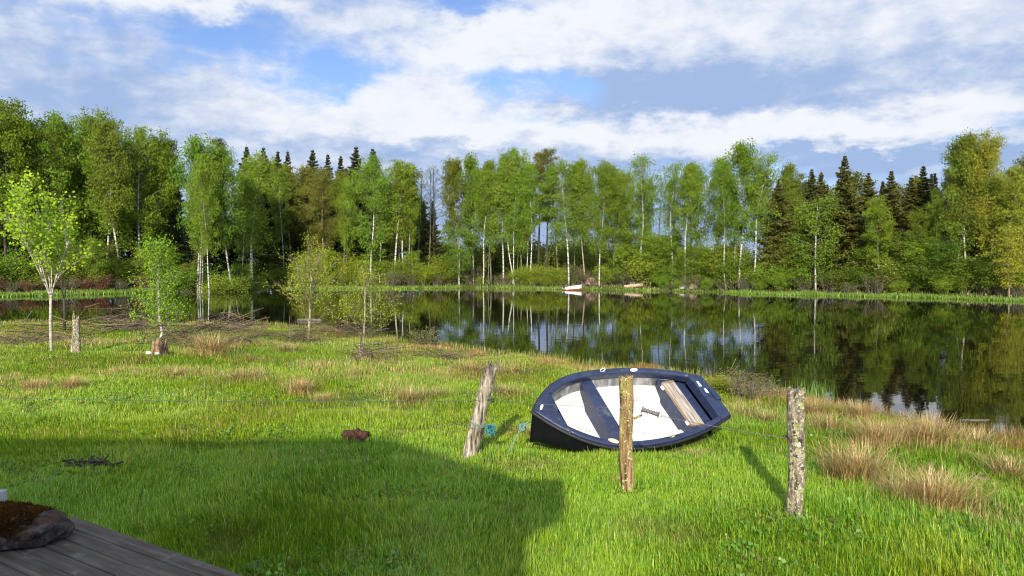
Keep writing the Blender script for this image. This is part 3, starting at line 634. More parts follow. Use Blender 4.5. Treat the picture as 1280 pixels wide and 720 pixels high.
def gen_bush(seed, H=3.5, Wd=1.6, stems=14, leaves=2600, size=.15, clump=.22, bare=.15, spread=.5):
    r = np.random.default_rng(seed); wood, leaf = MB(), MB(); cen = []
    for k in range(stems):
        az = r.random() * 6.28; tilt = r.uniform(.05, spread); L_ = H * r.uniform(.6, 1.08)
        P = bent(r, [math.cos(az) * .25 * Wd * r.random(), math.sin(az) * .25 * Wd * r.random(), 0], [math.cos(az) * math.sin(tilt), math.sin(az) * math.sin(tilt), math.cos(tilt)], L_, 7, 0, .06, .10)
        wood.tube(P, np.linspace(.035, .006, 7), 4, cap=False); cen.append(P)
        for q in range(5):
            s0 = sample(P, np.array([r.uniform(.25, .9)]))[0]; az2 = r.random() * 6.28; Q = bent(r, s0, [math.cos(az2), math.sin(az2), .9], L_ * r.uniform(.15, .35), 4, .05, 0, .15)
            wood.tube(Q, np.linspace(.012, .004, 4), 3, cap=False); cen.append(Q)
    ids = r.integers(0, len(cen), leaves); tt_ = r.uniform(bare, 1.03, leaves).clip(0, 1); C = np.zeros((leaves, 3)); bl = r.random(len(cen))
    for k in range(len(cen)):
        mk = ids == k; C[mk] = sample(cen[k], tt_[mk])
    C += r.normal(size=C.shape) * clump; C[:, 2] = np.maximum(C[:, 2], .08)
    v, q = leaf_quads(r, C, size * r.uniform(.6, 1.3, leaves), .65); leaf.add(v, q, np.repeat(.15 + .55 * bl[ids] + .3 * r.random(leaves), 4)); return wood, leaf

PROTO = {}
def variants(kind):
    G = {
     'birch': lambda k: gen_broad(100 + k, lo=(.22, .27, .32, .36)[k], R_=(.17, .15, .16, .14)[k], nb=56, leaves=14500, size=.19, clump=.27, hang=.9),
     'slim': lambda k: gen_broad(120 + k, lo=(.36, .32, .42)[k], R_=(.12, .13, .115)[k], nb=46, leaves=7200, size=.18, clump=.24, hang=.8, r0=.085),
     'thin': lambda k: gen_broad(140 + k, lo=(.34, .40)[k], R_=.15, nb=48, leaves=4800, size=.165, clump=.26, hang=.8, r0=.08, wiggle=.03),
     'bare': lambda k: gen_broad(150 + k, lo=.42, R_=.10, nb=44, leaves=700, size=.14, clump=.2, hang=.3, r0=.13, elev=.5),
     'oak': lambda k: gen_broad(160 + k, lo=(.22, .28, .2)[k], R_=(.20, .18, .16)[k], nb=60, leaves=15000, size=.21, clump=.36, hang=.25, droop=.12, elev=.45, r0=.15, shape='oak', wiggle=.02),
     'young': lambda k: gen_broad(180 + k, H=8., lo=.16, R_=.20, nb=46, leaves=7000, size=.17, clump=.27, hang=.25, droop=.1, elev=.35, r0=.07, wiggle=.01, top=1.0),
     'spruce': lambda k: gen_spruce(200 + k, R_=(.21, .235, .19)[k], lo=(.12, .1, .15)[k]),
     'pine': lambda k: gen_pine(220 + k),
     'bush': lambda k: gen_bush(240 + k, leaves=5600, size=.135, clump=.26, H=(3.4, 3., 3.8)[k], Wd=(1.7, 2.2, 1.4)[k], spread=(.55, .75, .4)[k]),
     'scrub': lambda k: gen_bush(260 + k, H=2.6, Wd=2., stems=34, leaves=(650, 1100)[k], size=.11, clump=.18, spread=.6),
    }
    return {'birch': 4, 'slim': 3, 'thin': 2, 'bare': 2, 'oak': 3, 'young': 2, 'spruce': 3, 'pine': 2, 'bush': 3, 'scrub': 2}[kind], G[kind]
HREF = dict(birch=16, slim=16, thin=16, bare=16, oak=16, young=8, spruce=16, pine=16, bush=3.4, scrub=2.6)
SCATTER_RAW = {}
def place(kind, var, X, Y, H, label, cat, group, wood, leafm, wide=1.0, rot=0, lean=0, name=None, sink=.05):
    nvar, gen = variants(kind); var %= nvar; key = (kind, var); first = key not in PROTO
    if first:
        wd, lf = gen(var); root = bpy.data.objects.new(name, None); col.objects.link(root)
        a = wd.build('trunk' if kind not in ('bush', 'scrub') else 'stem', M[wood], root); c = lf.build('crown' if kind not in ('bush', 'scrub') else 'foliage', M[leafm], root)
        for q in (a, c):
            q.material_slots[0].link = 'OBJECT'
        PROTO[key] = root; SCATTER_RAW[key] = (wd, lf)
    else: root = dup(PROTO[key])
    root.name = name
    a, c = sorted(root.children, key=lambda q: 0 if q.name.startswith(('trunk', 'stem')) else 1)
    a.material_slots[0].material = M[wood]; c.material_slots[0].material = M[leafm]
    s = H / HREF[kind]; root.scale = (s * wide, s * wide, s); root.location = (X, Y, gz(X, Y) - sink); root.rotation_euler = (0, lean, rot)
    tag(root, label, cat, group); return root

# --- the far bank: rows of single trees; px = where the trunk foots in the photo's width, top = crown top
G_F = 'trees along the far shore'
T = [
 # px, top, kind, var, wood, leaf, wide, off(m behind shore), lean, name, label
 (-28, 118, 'oak', 0, 'bark_dark', 'leaf_dark', 1.0, 10, 0, 'broadleaf_tree', 'tall dark broadleaf tree cut off at the far shore edge beside the maple'),
 (6, 130, 'oak', 1, 'bark_dark', 'leaf_birch', .9, 9, 0, 'broadleaf_tree', 'tall dark-stemmed tree with thin feathery top beyond the maple sapling'),
 (22, 152, 'oak', 2, 'bark_dark', 'leaf_dark', .95, 13, 0, 'broadleaf_tree', 'dark green tree with bulging crown behind the maple sapling'),
 (62, 158, 'thin', 0, 'bark_grey', 'leaf_olive', 1.0, 12, 0, 'birch_tree', 'half-bare pale birch between two green crowns above the maple'),
 (88, 145, 'birch', 0, 'bark_white', 'leaf_birch', 1.15, 13, 0, 'birch_tree', 'broad olive-green birch topping the wood above the maple'),
 (112, 140, 'birch', 1, 'bark_white', 'leaf_birch', 1.2, 16, .01, 'birch_tree', 'highest round-topped birch over the wood behind the maple'),
 (134, 156, 'birch', 2, 'bark_white', 'leaf_birch', 1.05, 12, 0, 'birch_tree', 'birch with grey-white stem just past the maple crown'),
 (151, 152, 'birch', 3, 'bark_white', 'leaf_olive', 1.0, 9, -.02, 'birch_tree', 'birch with wispy leaning top and thin white stem'),
 (174, 160, 'birch', 0, 'bark_white', 'leaf_birch', 1.05, 11, 0, 'birch_tree', 'white-stemmed birch directly above the crooked birch sapling'),
 (192, 166, 'birch', 1, 'bark_grey', 'leaf_birch', .9, 14, .02, 'birch_tree', 'drooping green birch next to the dark pine top'),
 (212, 176, 'pine', 0, 'bark_dark', 'needle', 1.0, 18, 0, 'pine_tree', 'dark pine poking out between green birches above the birch sapling'),
 (247, 170, 'birch', 2, 'bark_white', 'leaf_fresh', 1.0, 5, 0, 'birch_tree', 'bright birch with paired white stem, tallest beyond the birch sapling'),
 (251, 188, 'slim', 0, 'bark_white', 'leaf_birch', .9, 5.5, .015, 'birch_tree', 'slimmer twin stem close against the bright paired birch'),
 (275, 174, 'pine', 1, 'bark_dark', 'needle', .9, 22, 0, 'pine_tree', 'dark pine top showing between two bright birches'),
 (290, 184, 'birch', 3, 'bark_white', 'leaf_fresh', 1.0, 5, -.02, 'birch_tree', 'bright green birch with clean white stem above the grassy strip end'),
 (317, 188, 'slim', 1, 'bark_white', 'leaf_birch', 1.2, 4, .01, 'birch_tree', 'white-stemmed birch at the gap between the two sedge strips'),
 (310, 181, 'spruce', 0, 'bark_dark', 'needle', 1.32, 20, 0, 'spruce_tree', 'pointed spruce spire behind the white birch at the sedge gap'),
 (331, 183, 'spruce', 1, 'bark_dark', 'needle', 1.24, 22, 0, 'spruce_tree', 'spruce spire on the skyline just past the sedge gap'),
 (349, 188, 'spruce', 2, 'bark_dark', 'needle', 1.24, 22, 0, 'spruce_tree', 'small spruce tip between two larger spires on the skyline'),
 (361, 187, 'spruce', 0, 'bark_dark', 'needle', 1.16, 24, 0, 'spruce_tree', 'narrow spruce tip above the first yellow sapling'),
 (336, 200, 'birch', 1, 'bark_white', 'leaf_birch', .95, 7, 0, 'birch_tree', 'green birch with pale stem before the row of spruce spires'),
 (366, 205, 'slim', 2, 'bark_warm', 'leaf_olive', 1.25, 6, 0, 'birch_tree', 'olive birch with warm tan stem above the first yellow sapling'),
 (392, 186, 'spruce', 1, 'bark_dark', 'needle', 1.40, 20, 0, 'spruce_tree', 'broad spruce spire above the first yellow sapling'),
 (411, 192, 'spruce', 2, 'bark_dark', 'needle', 1.32, 20, 0, 'spruce_tree', 'spruce spire between the two yellow saplings'),
 (427, 193, 'spruce', 0, 'bark_dark', 'needle', 1.24, 22, 0, 'spruce_tree', 'small spruce spire before the two tall spruces'),
 (446, 182, 'spruce', 1, 'bark_dark', 'needle', 1.55, 20, 0, 'spruce_tree', 'first of two tall spruces over the second yellow sapling'),
 (467, 184, 'spruce', 0, 'bark_dark', 'needle', 1.55, 20, 0, 'spruce_tree', 'second of two tall spruces over the second yellow sapling'),
 (381, 208, 'birch', 3, 'bark_grey', 'leaf_brown', 1.1, 7, 0, 'alder_tree', 'brownish budding alder behind the first yellow sapling'),
 (405, 210, 'birch', 0, 'bark_warm', 'leaf_brown', 1.0, 8, 0, 'alder_tree', 'brownish alder with tan stem between the two yellow saplings'),
 (430, 214, 'birch', 2, 'bark_grey', 'leaf_olive', .95, 8, 0, 'alder_tree', 'olive-brown alder just short of the bright forked birch'),
 (464, 198, 'birch', 0, 'bark_white', 'leaf_fresh', 1.1, 3, -.02, 'birch_tree', 'bright green forked birch with white stem above the second yellow sapling'),
 (493, 197, 'slim', 0, 'bark_white', 'leaf_birch', 1.45, 4, 0, 'birch_tree', 'straight birch with pale stem beside the bright forked birch'),
 (506, 203, 'slim', 1, 'bark_white', 'leaf_olive', 1.25, 4, .015, 'birch_tree', 'olive birch with bent pale stem before the bare trees'),
 (500, 212, 'birch', 2, 'bark_grey', 'leaf_brown', 1.0, 8, 0, 'alder_tree', 'brown-tinged alder standing behind the bent pale stem'),
 (522, 208, 'bare', 0, 'bark_grey', 'leaf_olive', 1.0, 8, 0, 'bare_tree', 'first leafless grey tree in the bare group on the skyline'),
 (534, 205, 'bare', 1, 'bark_grey', 'leaf_olive', .9, 9, 0, 'bare_tree', 'middle leafless grey tree in the bare group on the skyline'),
 (547, 204, 'bare', 0, 'bark_dark', 'leaf_olive', 1.0, 9, 0, 'bare_tree', 'last leafless dark-stemmed tree in the bare group on the skyline'),
 (541, 250, 'spruce', 2, 'bark_dark', 'needle', 1.17, 10, 0, 'spruce_tree', 'short dark spruce standing under the bare trees'),
 (572, 198, 'birch', 3, 'bark_white', 'leaf_olive', .95, 5, 0, 'birch_tree', 'olive birch whose crown rises behind the bright conical tree'),
 (592, 194, 'birch', 1, 'bark_white', 'leaf_birch', .95, 4, 0, 'birch_tree', 'tall white-stemmed birch next to the bright conical tree'),
 (604, 200, 'slim', 2, 'bark_white', 'leaf_birch', 1.1, 3, .01, 'birch_tree', 'slim birch with very white straight stem at open water'),
 (614, 206, 'slim', 0, 'bark_grey', 'leaf_birch', 1.05, 4, 0, 'birch_tree', 'slim grey-stemmed birch in the open light grove'),
 (629, 193, 'birch', 2, 'bark_white', 'leaf_fresh', 1.0, 4, 0, 'birch_tree', 'fresh green birch with white stem, first of the crossing stems'),
 (643, 200, 'slim', 1, 'bark_white', 'leaf_birch', 1.0, 3, -.09, 'birch_tree', 'birch with slanting white stem crossing its neighbour'),
 (652, 187, 'birch', 0, 'bark_grey', 'leaf_fresh', 1.0, 5, 0, 'birch_tree', 'dense fresh birch before the two dark-stemmed pines'),
 (663, 202, 'slim', 2, 'bark_white', 'leaf_birch', .95, 3, 0, 'birch_tree', 'pale thick-based birch at the foot of the pines'),
 (674, 190, 'pine', 0, 'bark_dark', 'needle_olive', .85, 6, 0, 'pine_tree', 'first of two dark-stemmed pines near the white motorboat'),
 (684, 187, 'pine', 1, 'bark_dark', 'needle_olive', .9, 6, 0, 'pine_tree', 'second of two dark-stemmed pines near the white motorboat'),
 (698, 205, 'slim', 0, 'bark_grey', 'leaf_birch', 1.1, 5, 0, 'birch_tree', 'grey slim birch between the pines and the motorboat'),
 (711, 198, 'slim', 1, 'bark_white', 'leaf_fresh', 1.25, 2.5, 0, 'birch_tree', 'brightest white birch stem rising straight behind the motorboat'),
 (718, 208, 'thin', 1, 'bark_grey', 'leaf_birch', .8, 6, -.05, 'birch_tree', 'thin tilted stem just past the motorboat birch'),
 (731, 201, 'birch', 3, 'bark_warm', 'leaf_birch', .9, 4, 0, 'birch_tree', 'birch with double tan stems beyond the motorboat'),
 (749, 203, 'birch', 1, 'bark_white', 'leaf_birch', .95, 2.5, .015, 'birch_tree', 'white-based birch beside the pink boulder'),
 (768, 206, 'birch', 2, 'bark_grey', 'leaf_fresh', .95, 8, 0, 'birch_tree', 'dense green birch between the boulder and the logs'),
 (784, 214, 'oak', 2, 'bark_dark', 'leaf_birch', .6, 12, 0, 'broadleaf_tree', 'low branching tree seen between the boulder and the logs'),
 (804, 193, 'thin', 0, 'bark_white', 'leaf_birch', 1.25, 3, -.05, 'birch_tree', 'airy birch with slanting stem behind the log pile'),
 (822, 222, 'bare', 1, 'bark_grey', 'leaf_olive', .8, 9, 0, 'bare_tree', 'nearly bare thin tree in the blue gap past the logs'),
 (840, 204, 'thin', 1, 'bark_white', 'leaf_birch', 1.1, 3, -.05, 'birch_tree', 'leaning birch with airy top above the brown shore scrub'),
 (856, 205, 'slim', 2, 'bark_white', 'leaf_birch', 1.15, 3, -.02, 'birch_tree', 'slightly tilted white birch at the brown shore scrub'),
 (874, 205, 'birch', 0, 'bark_grey', 'leaf_birch', .95, 7, 0, 'birch_tree', 'full green birch past the brown shore scrub'),
 (893, 198, 'birch', 3, 'bark_grey', 'leaf_birch', .9, 8, 0, 'birch_tree', 'birch with loose top next to the tallest far birch'),
 (908, 200, 'thin', 0, 'bark_white', 'leaf_birch', .9, 2, -.06, 'birch_tree', 'clearly slanted white birch stem at the sedge beginning'),
 (924, 177, 'birch', 2, 'bark_white', 'leaf_birch', 1.1, 3, 0, 'birch_tree', 'tallest far birch with open spreading top'),
 (941, 192, 'thin', 1, 'bark_white', 'leaf_birch', 1.2, 2.5, .03, 'birch_tree', 'straight bright white birch beside the tallest far birch'),
 (958, 208, 'thin', 0, 'bark_grey', 'leaf_olive', .9, 6, 0, 'birch_tree', 'grey half-leafed birch where the spruces begin'),
 (972, 222, 'spruce', 1, 'bark_dark', 'needle_olive', 1.32, 5, 0, 'spruce_tree', 'olive spruce first in the dark conifer stand'),
 (989, 206, 'birch', 3, 'bark_grey', 'leaf_olive', .8, 9, 0, 'birch_tree', 'pale olive birch tip between the first conifers'),
 (1013, 210, 'spruce', 2, 'bark_dark', 'needle', 1.30, 12, 0, 'spruce_tree', 'blue-dark spruce tip behind the lone bright tree'),
 (1025, 213, 'spruce', 0, 'bark_dark', 'needle_olive', 1.30, 12, 0, 'spruce_tree', 'dark spruce tip close by the tallest spruce'),
 (1020, 251, 'young', 0, 'bark_white', 'leaf_fresh', 1.0, 2.0, 0, 'young_tree', 'lone bright green tree with white foot before the conifers'),
 (1054, 192, 'spruce', 0, 'bark_dark', 'needle_olive', 1.38, 7, 0, 'spruce_tree', 'tallest spruce with brownish crown in the conifer stand'),
 (1084, 214, 'spruce', 1, 'bark_grey', 'needle_olive', 1.26, 7, 0, 'spruce_tree', 'olive-brown spruce just past the tallest spruce'),
 (1112, 212, 'spruce', 2, 'bark_grey', 'needle_olive', 1.49, 7, 0, 'spruce_tree', 'rounded olive conifer under bare twigs in the stand'),
 (1098, 250, 'oak', 1, 'bark_grey', 'leaf_birch', .75, 3.5, 0, 'broadleaf_tree', 'green broadleaf tree spreading before the olive conifers'),
 (1137, 220, 'spruce', 1, 'bark_dark', 'needle_olive', 1.43, 9, 0, 'spruce_tree', 'dark spruce before the twin white birches'),
 (1152, 206, 'spruce', 2, 'bark_dark', 'needle', 1.43, 9, 0, 'spruce_tree', 'taller dark spruce nearest the twin white birches'),
 (1150, 262, 'oak', 2, 'bark_grey', 'leaf_olive', .75, 3, 0, 'broadleaf_tree', 'low olive tree at the foot of the dark spruces'),
 (1196, 175, 'birch', 0, 'bark_white', 'leaf_fresh', .95, 3.5, -.01, 'birch_tree', 'slightly bent one of the twin white birches'),
 (1209, 170, 'birch', 3, 'bark_white', 'leaf_olive', 1.0, 3, .01, 'birch_tree', 'straight bright-stemmed one of the twin white birches'),
 (1240, 168, 'birch', 1, 'bark_warm', 'leaf_yellow', .85, 5, 0, 'birch_tree', 'golden budding birch with spreading crown by the twin birches'),
 (1253, 205, 'slim', 2, 'bark_warm', 'leaf_yellow', 1.0, 3, .03, 'birch_tree', 'shorter golden birch with bent tan stem'),
 (1281, 192, 'birch', 1, 'bark_grey', 'leaf_olive', 1.0, 5, 0, 'birch_tree', 'olive birch cut off at the end of the far bank'),
 (1262, 290, 'young', 1, 'bark_warm', 'leaf_yellow', 1.0, 1.5, 0, 'young_tree', 'small yellow-green tree at the water below the golden birches'),
 (1222, 222, 'spruce', 0, 'bark_dark', 'needle_olive', 1.43, 8, 0, 'spruce_tree', 'dark spruce hidden behind the golden birch stems'),
 (574, 285, 'young', 0, 'bark_white', 'leaf_fresh', 1.0, 1.5, 0, 'young_tree', 'bright green conical young tree standing at the far waterline'),
 (341, 288, 'young', 1, 'bark_grey', 'leaf_fresh', .8, 3, 0, 'young_tree', 'bright bushy young tree between the sedge strips'),
 (120, 300, 'young', 0, 'bark_grey', 'leaf_birch', .9, 3, 0, 'young_tree', 'young green tree on the bank just behind the maple stem'),
]
rt_ = np.random.default_rng(21)
for k, (px, top, kind, var, wood, leafm, wide, off, lean, name, label) in enumerate(T):
    Y = 80.0
    for _ in range(12): Y = float(far_shore(np.array([X_of(px, Y)]))[0]) + off
    X = X_of(px, Y); H = (HOR - top) / F * Y + EYE - gz(X, Y)
    place(kind, var, X, Y, H, label, 'tree', G_F, wood, leafm, wide * .98 * (14.5 / max(H, 9)) ** .25, rt_.random() * 6.28 if abs(lean) < .001 else 0, lean, name)

# thin birches standing in between
rq = np.random.default_rng(404)
for k in range(34):
    px = rq.choice([rq.uniform(225, 520), rq.uniform(560, 800), rq.uniform(780, 965), rq.uniform(1150, 1270)]); Y = 80.
    for _ in range(12): Y = float(far_shore(np.array([X_of(px, Y)]))[0]) + 3.
    Y += rq.uniform(0, 6); X = X_of(px, Y); top = np.interp(px, [225, 300, 520, 640, 900, 960, 1270], [196, 200, 212, 206, 210, 214, 205]) + rq.uniform(-2, 26)
    place('slim', k, X, Y, (HOR - top) / F * Y + EYE - gz(X, Y), 'thin pale-stemmed birch filling in between the bigger birches of the far shore', 'tree', 'thin in-between birches', ('bark_white', 'bark_grey', 'bark_white')[k % 3], ('leaf_birch', 'leaf_fresh', 'leaf_olive', 'leaf_birch')[k % 4], .78, rq.random() * 6.28, 0, 'birch_tree')
# shrubs along the far waterline
B = []
def bushes(x0, x1, step, h0, h1, kinds, off, seed):
    r = np.random.default_rng(seed); px = x0
    while px < x1:
        B.append((px, r.uniform(h0, h1), kinds[r.integers(len(kinds))], off * r.uniform(.6, 1.5))); px += step * r.uniform(.7, 1.3)
gr = ('bush', 'leaf_birch', 'bark_grey'); gf = ('bush', 'leaf_fresh', 'bark_grey'); go = ('bush', 'leaf_olive', 'bark_grey'); sr = ('scrub', 'twig_red', 'twig_red'); so = ('scrub', 'leaf_brown', 'bark_grey'); gl = ('bush', 'leaf_spring', 'bark_grey'); gd = ('bush', 'leaf_dark', 'bark_dark'); gy_ = ('bush', 'leaf_yellow', 'bark_warm')
bushes(-20, 320, 14, 2.6, 4.6, [gl, go, gr, gf], 6, 1)
bushes(-20, 330, 22, 1.3, 1.9, [sr, so, sr], 2.4, 2)
bushes(330, 560, 14, 2.4, 4.4, [gr, gl, gr, gl], 4, 3)
bushes(330, 560, 24, 1.2, 2.2, [so, so, gr], 2, 4)
bushes(590, 800, 15, 1.2, 3.0, [so, gl, gl], 4, 5)
bushes(780, 960, 12, 2.4, 6.5, [gr, gf, gl, gr], 4, 6)
bushes(830, 960, 22, 1.0, 2.0, [so, so, gr], 1.2, 7)
bushes(960, 1300, 15, 2.2, 5.4, [gr, gd, gr, go], 4, 8)
bushes(975, 1300, 26, 1.2, 2.0, [so, gr], 1.8, 9)
BL_ = {'leaf_spring': ('yellow-green budding bush in the shrub belt along the far shore', 'yellow-green shore bushes'), 'leaf_birch': ('mid-green leafy bush in the shrub belt along the far shore', 'mid-green shore bushes'), 'leaf_fresh': ('fresh bright green bush in the shrub belt along the far shore', 'fresh green shore bushes'),
       'leaf_olive': ('dull olive bush in the shrub belt along the far shore', 'olive shore bushes'), 'twig_red': ('low rust-red twiggy scrub behind the sedge on the far shore', 'rust-red scrub'),
       'leaf_brown': ('low brown twiggy scrub at the far waterline', 'brown waterline scrub'), 'leaf_dark': ('dark green bush at the foot of the conifers on the far shore', 'dark shore bushes')}
for k, (px, h, (kind, leafm, wood), off) in enumerate(B):
    Y = 80.0
    for _ in range(12): Y = float(far_shore(np.array([X_of(px, Y)]))[0]) + off
    X = X_of(px, Y); lab, grp = BL_[leafm]
    if kind == 'bush' and h > 3.9:
        place('young', k, X, Y, h, {'leaf_spring': 'low yellow-green tree growing among the shore bushes', 'leaf_birch': 'low mid-green tree growing among the shore bushes', 'leaf_fresh': 'low fresh green tree growing among the shore bushes', 'leaf_olive': 'low olive tree growing among the shore bushes', 'leaf_dark': 'low dark green tree growing among the shore bushes'}[leafm], 'tree', 'low ' + grp.replace('bushes', 'trees'), wood, leafm, 1.25 + .3 * rt_.random(), rt_.random() * 6.28, 0, 'understorey_tree'); continue
    place(kind, k, X, Y, h, lab, 'bush', grp, wood, leafm, 1.15 + .3 * rt_.random(), rt_.random() * 6.28, 0, 'shore_bush' if kind == 'bush' else 'twig_scrub')

# the wood behind, one mass (stuff): copies of the tree shapes merged; the light grove in the middle keeps only low bushes behind it
def merged_wood(name, spots, leafm_default):
    leaf, wood = MB(), MB(); r = np.random.default_rng(31)
    for kind, var, X, Y, H in spots:
        nvar, gen = variants(kind); key = (kind, var % nvar)
        if key not in SCATTER_RAW: SCATTER_RAW[key] = gen(var % nvar)
        wd, lf = SCATTER_RAW[key]; s = H / HREF[kind]; a = r.random() * 6.28; ca, sa = math.cos(a) * s, math.sin(a) * s; R_ = np.array([[ca, -sa, 0], [sa, ca, 0], [0, 0, s]]); off = np.array([X, Y, gz(X, Y) - .1])
        tone = COLS[kind] * r.uniform(.7, 1.25) * (np.array([1.25, .95, 1.0]) if X > 20 and kind != 'bush' else 1)
        V = np.concatenate(lf.v) @ R_.T + off; val = np.concatenate(lf.c)
        nq = len(V) // 4; sel = r.random(nq) < .75; V = V.reshape(nq, 4, 3)[sel]; vv = val.reshape(nq, 4)[sel]
        cen_ = V.mean(1, keepdims=True); V = cen_ + (V - cen_) * 1.25
        C = tone[None] * (.6 + .8 * vv.reshape(-1, 1)); leaf.add(V.reshape(-1, 3), np.arange(len(V) * 4).reshape(-1, 4), C)
        if kind not in ('bush',):
            t = np.linspace(0, 1, 5); v, q = tube(np.stack([0 * t, 0 * t, H * t], -1) + off, .13 * s * (1 - t) + .01, 5); wood.add(v, q, np.tile(np.array([.06, .05, .04]) * r.uniform(.6, 2.5), (len(v), 1)))
    lf_ = leaf.build(name, M['wood_mass']); tag(lf_, kind='stuff')
    if wood.n: tag(wood.build('woodland_stems', M['twigs']), kind='stuff')
M['wood_mass'] = mat_vcol('wood_mass', .25, .02)
COLS = dict(spruce=np.array([.034, .047, .014]), birch=np.array([.075, .112, .013]), oak=np.array([.060, .095, .011]), bush=np.array([.125, .165, .016]), pine=np.array([.028, .042, .014]))  # tree tones lowered: shade deep in the wood is put into the colour
sp = []; r = np.random.default_rng(77)
for k in range(105):
    px = r.uniform(-60, 530) if k < 62 else r.uniform(955, 1340)
    Y0 = 80.
    for _ in range(10): Y0 = float(far_shore(np.array([X_of(px, Y0)]))[0]) + 0
    Y = Y0 + r.uniform(11, 34); X = X_of(px, Y)
    topy = np.interp(px, [-60, 0, 120, 200, 260, 520, 560, 955, 1050, 1340], [150, 150, 165, 190, 200, 222, 240, 235, 222, 215]) + r.uniform(0, 34)
    kd = (('spruce', 'birch', 'oak', 'spruce') if px < 700 else ('oak', 'birch', 'oak', 'spruce'))[r.integers(4)]
    sp.append((kd, int(r.integers(3)), X, Y, (HOR - topy) / F * Y + EYE + .2))
for k in range(60):
    px = r.uniform(-40, 1320); Y = float(far_shore(np.array([X_of(px, 88.)]))[0]) + r.uniform(14, 30); X = X_of(px, Y); sp.append(('bush', int(r.integers(3)), X, Y, r.uniform(3, 5.5)))
for k in range(80):
    px = r.uniform(545, 920); Y = r.uniform(101, 126); X = X_of(px, Y); sp.append(('bush', int(r.integers(3)), X, Y, r.uniform(3.4, 6.4)))
merged_wood('woodland', sp, None)

# ------------------------------------------------------------------ far shore small things
fy = 87.0
fb_ = thing('motorboat', 'small white motorboat with orange bottom and outboard at the far shore', 'boat', (X_of(717, 85.6), 85.6, WATER_Z - .1)); fb_.rotation_euler = (0, -.05, .45)
fx_ = np.linspace(-1.15, 1.15, 14); hbm = np.where(fx_ < .1, .52, .52 * (1 - ((fx_ - .1) / 1.06).clip(0, 1) ** 2.2)); shz = .50 + .16 * ((fx_ + 1.15) / 2.3) ** 2
def hullrows(fr): return np.stack([np.stack([fx_, s_ * hbm * w_, z_ + 0 * fx_ if not sc_ else shz * z_], -1) for s_, w_, z_, sc_ in fr], 1)
b = MB(); v = hullrows([(1, .9, .26, 0), (1, .98, .7, 1), (1, 1, 1, 1), (1, .86, 1.0, 1), (1, .8, .5, 1), (-1, .8, .5, 1), (-1, .86, 1.0, 1), (-1, 1, 1, 1), (-1, .98, .7, 1), (-1, .9, .26, 0)]); b.add(v, [grid_faces(14, 10), np.array([[0, 1, 2, 7, 8, 9]])], smooth=False); b.build('hull', M['boat_white'], fb_)
b = MB(); v = hullrows([(1, .905, .262, 0), (1, .6, .02, 0), (1, .0, -.06, 0), (-1, .6, .02, 0), (-1, .905, .262, 0)]); b.add(v, [grid_faces(14, 5), np.arange(5)[None]]); b.build('bottom', M['boat_orange'], fb_)
ob = MB(); ob.tube([(-1.28, 0, -.2), (-1.25, 0, .45)], .05, 8); ob.tube([(-1.30, 0, .45), (-1.24, 0, .62), (-1.2, 0, .78), (-1.18, 0, .84)], [.1, .14, .12, .05], 10); ou = ob.build('outboard', M['black_plastic'], fb_)
b = MB(); b.tube([(-1.2, 0, .68), (-.8, .05, .74)], .02, 6); b.build('tiller', M['steel'], ou)
bo = rock('boulder', M['boulder_pink'], .85, .6, .72, 5, None, 3, .12, -.35); x = X_of(740, 90.5); bo.location = (x, 90.5, gz(x, 90.5) + .35); tag(bo, 'pinkish boulder on the far bank beside the white motorboat', 'boulder')
for k, (px, Y, yaw, Ls, rr, lab) in enumerate([(792, 86.0, .25, 2.3, .24, 'pale cut log lying lowest on the far bank'), (799, 87.2, .2, 2.2, .27, 'grey-barked log lying across behind the pale cut log')]):
    x = X_of(px, Y); lg = thing('log', lab, 'log', (x, Y, gz(x, Y) + rr * .8 + k * .25), 'cut logs on the far bank'); lg.rotation_euler = (0, -.12, yaw)
    b = MB(); b.tube([(-Ls / 2, 0, 0), (0, .04, .02), (Ls / 2, 0, 0)], [rr, rr * .95, rr * .85], 12, cap=False); b.build('bark', M['bark_grey'] if k else M['log_cut'], lg)
    b = MB(); b.tube([(-Ls / 2 - .006, 0, 0), (-Ls / 2 + .02, 0, 0)], rr * .97, 12); b.build('cut_end', M['log_cut'], lg)
for k, (px, Y, s_, lab, mt) in enumerate([(849, 84., .36, 'round white stone at the brown shore scrub on the far bank', 'stone_pale'), (861, 83.2, .42, 'tan stone beside the round white stone on the far bank', 'log_cut'), (838, 84.4, .45, 'grey stone half hidden in the brown far shore scrub', 'rock_moss')]):
    o = rock('shore_stone', M[mt], s_ * 1.2, s_, s_, 20 + k, None, 3, .1, -.4); x = X_of(px, Y); o.location = (x, Y - 1.6, gz(x, Y - 1.6) + s_ * .6); tag(o, lab, 'stone', 'stones on the far bank')

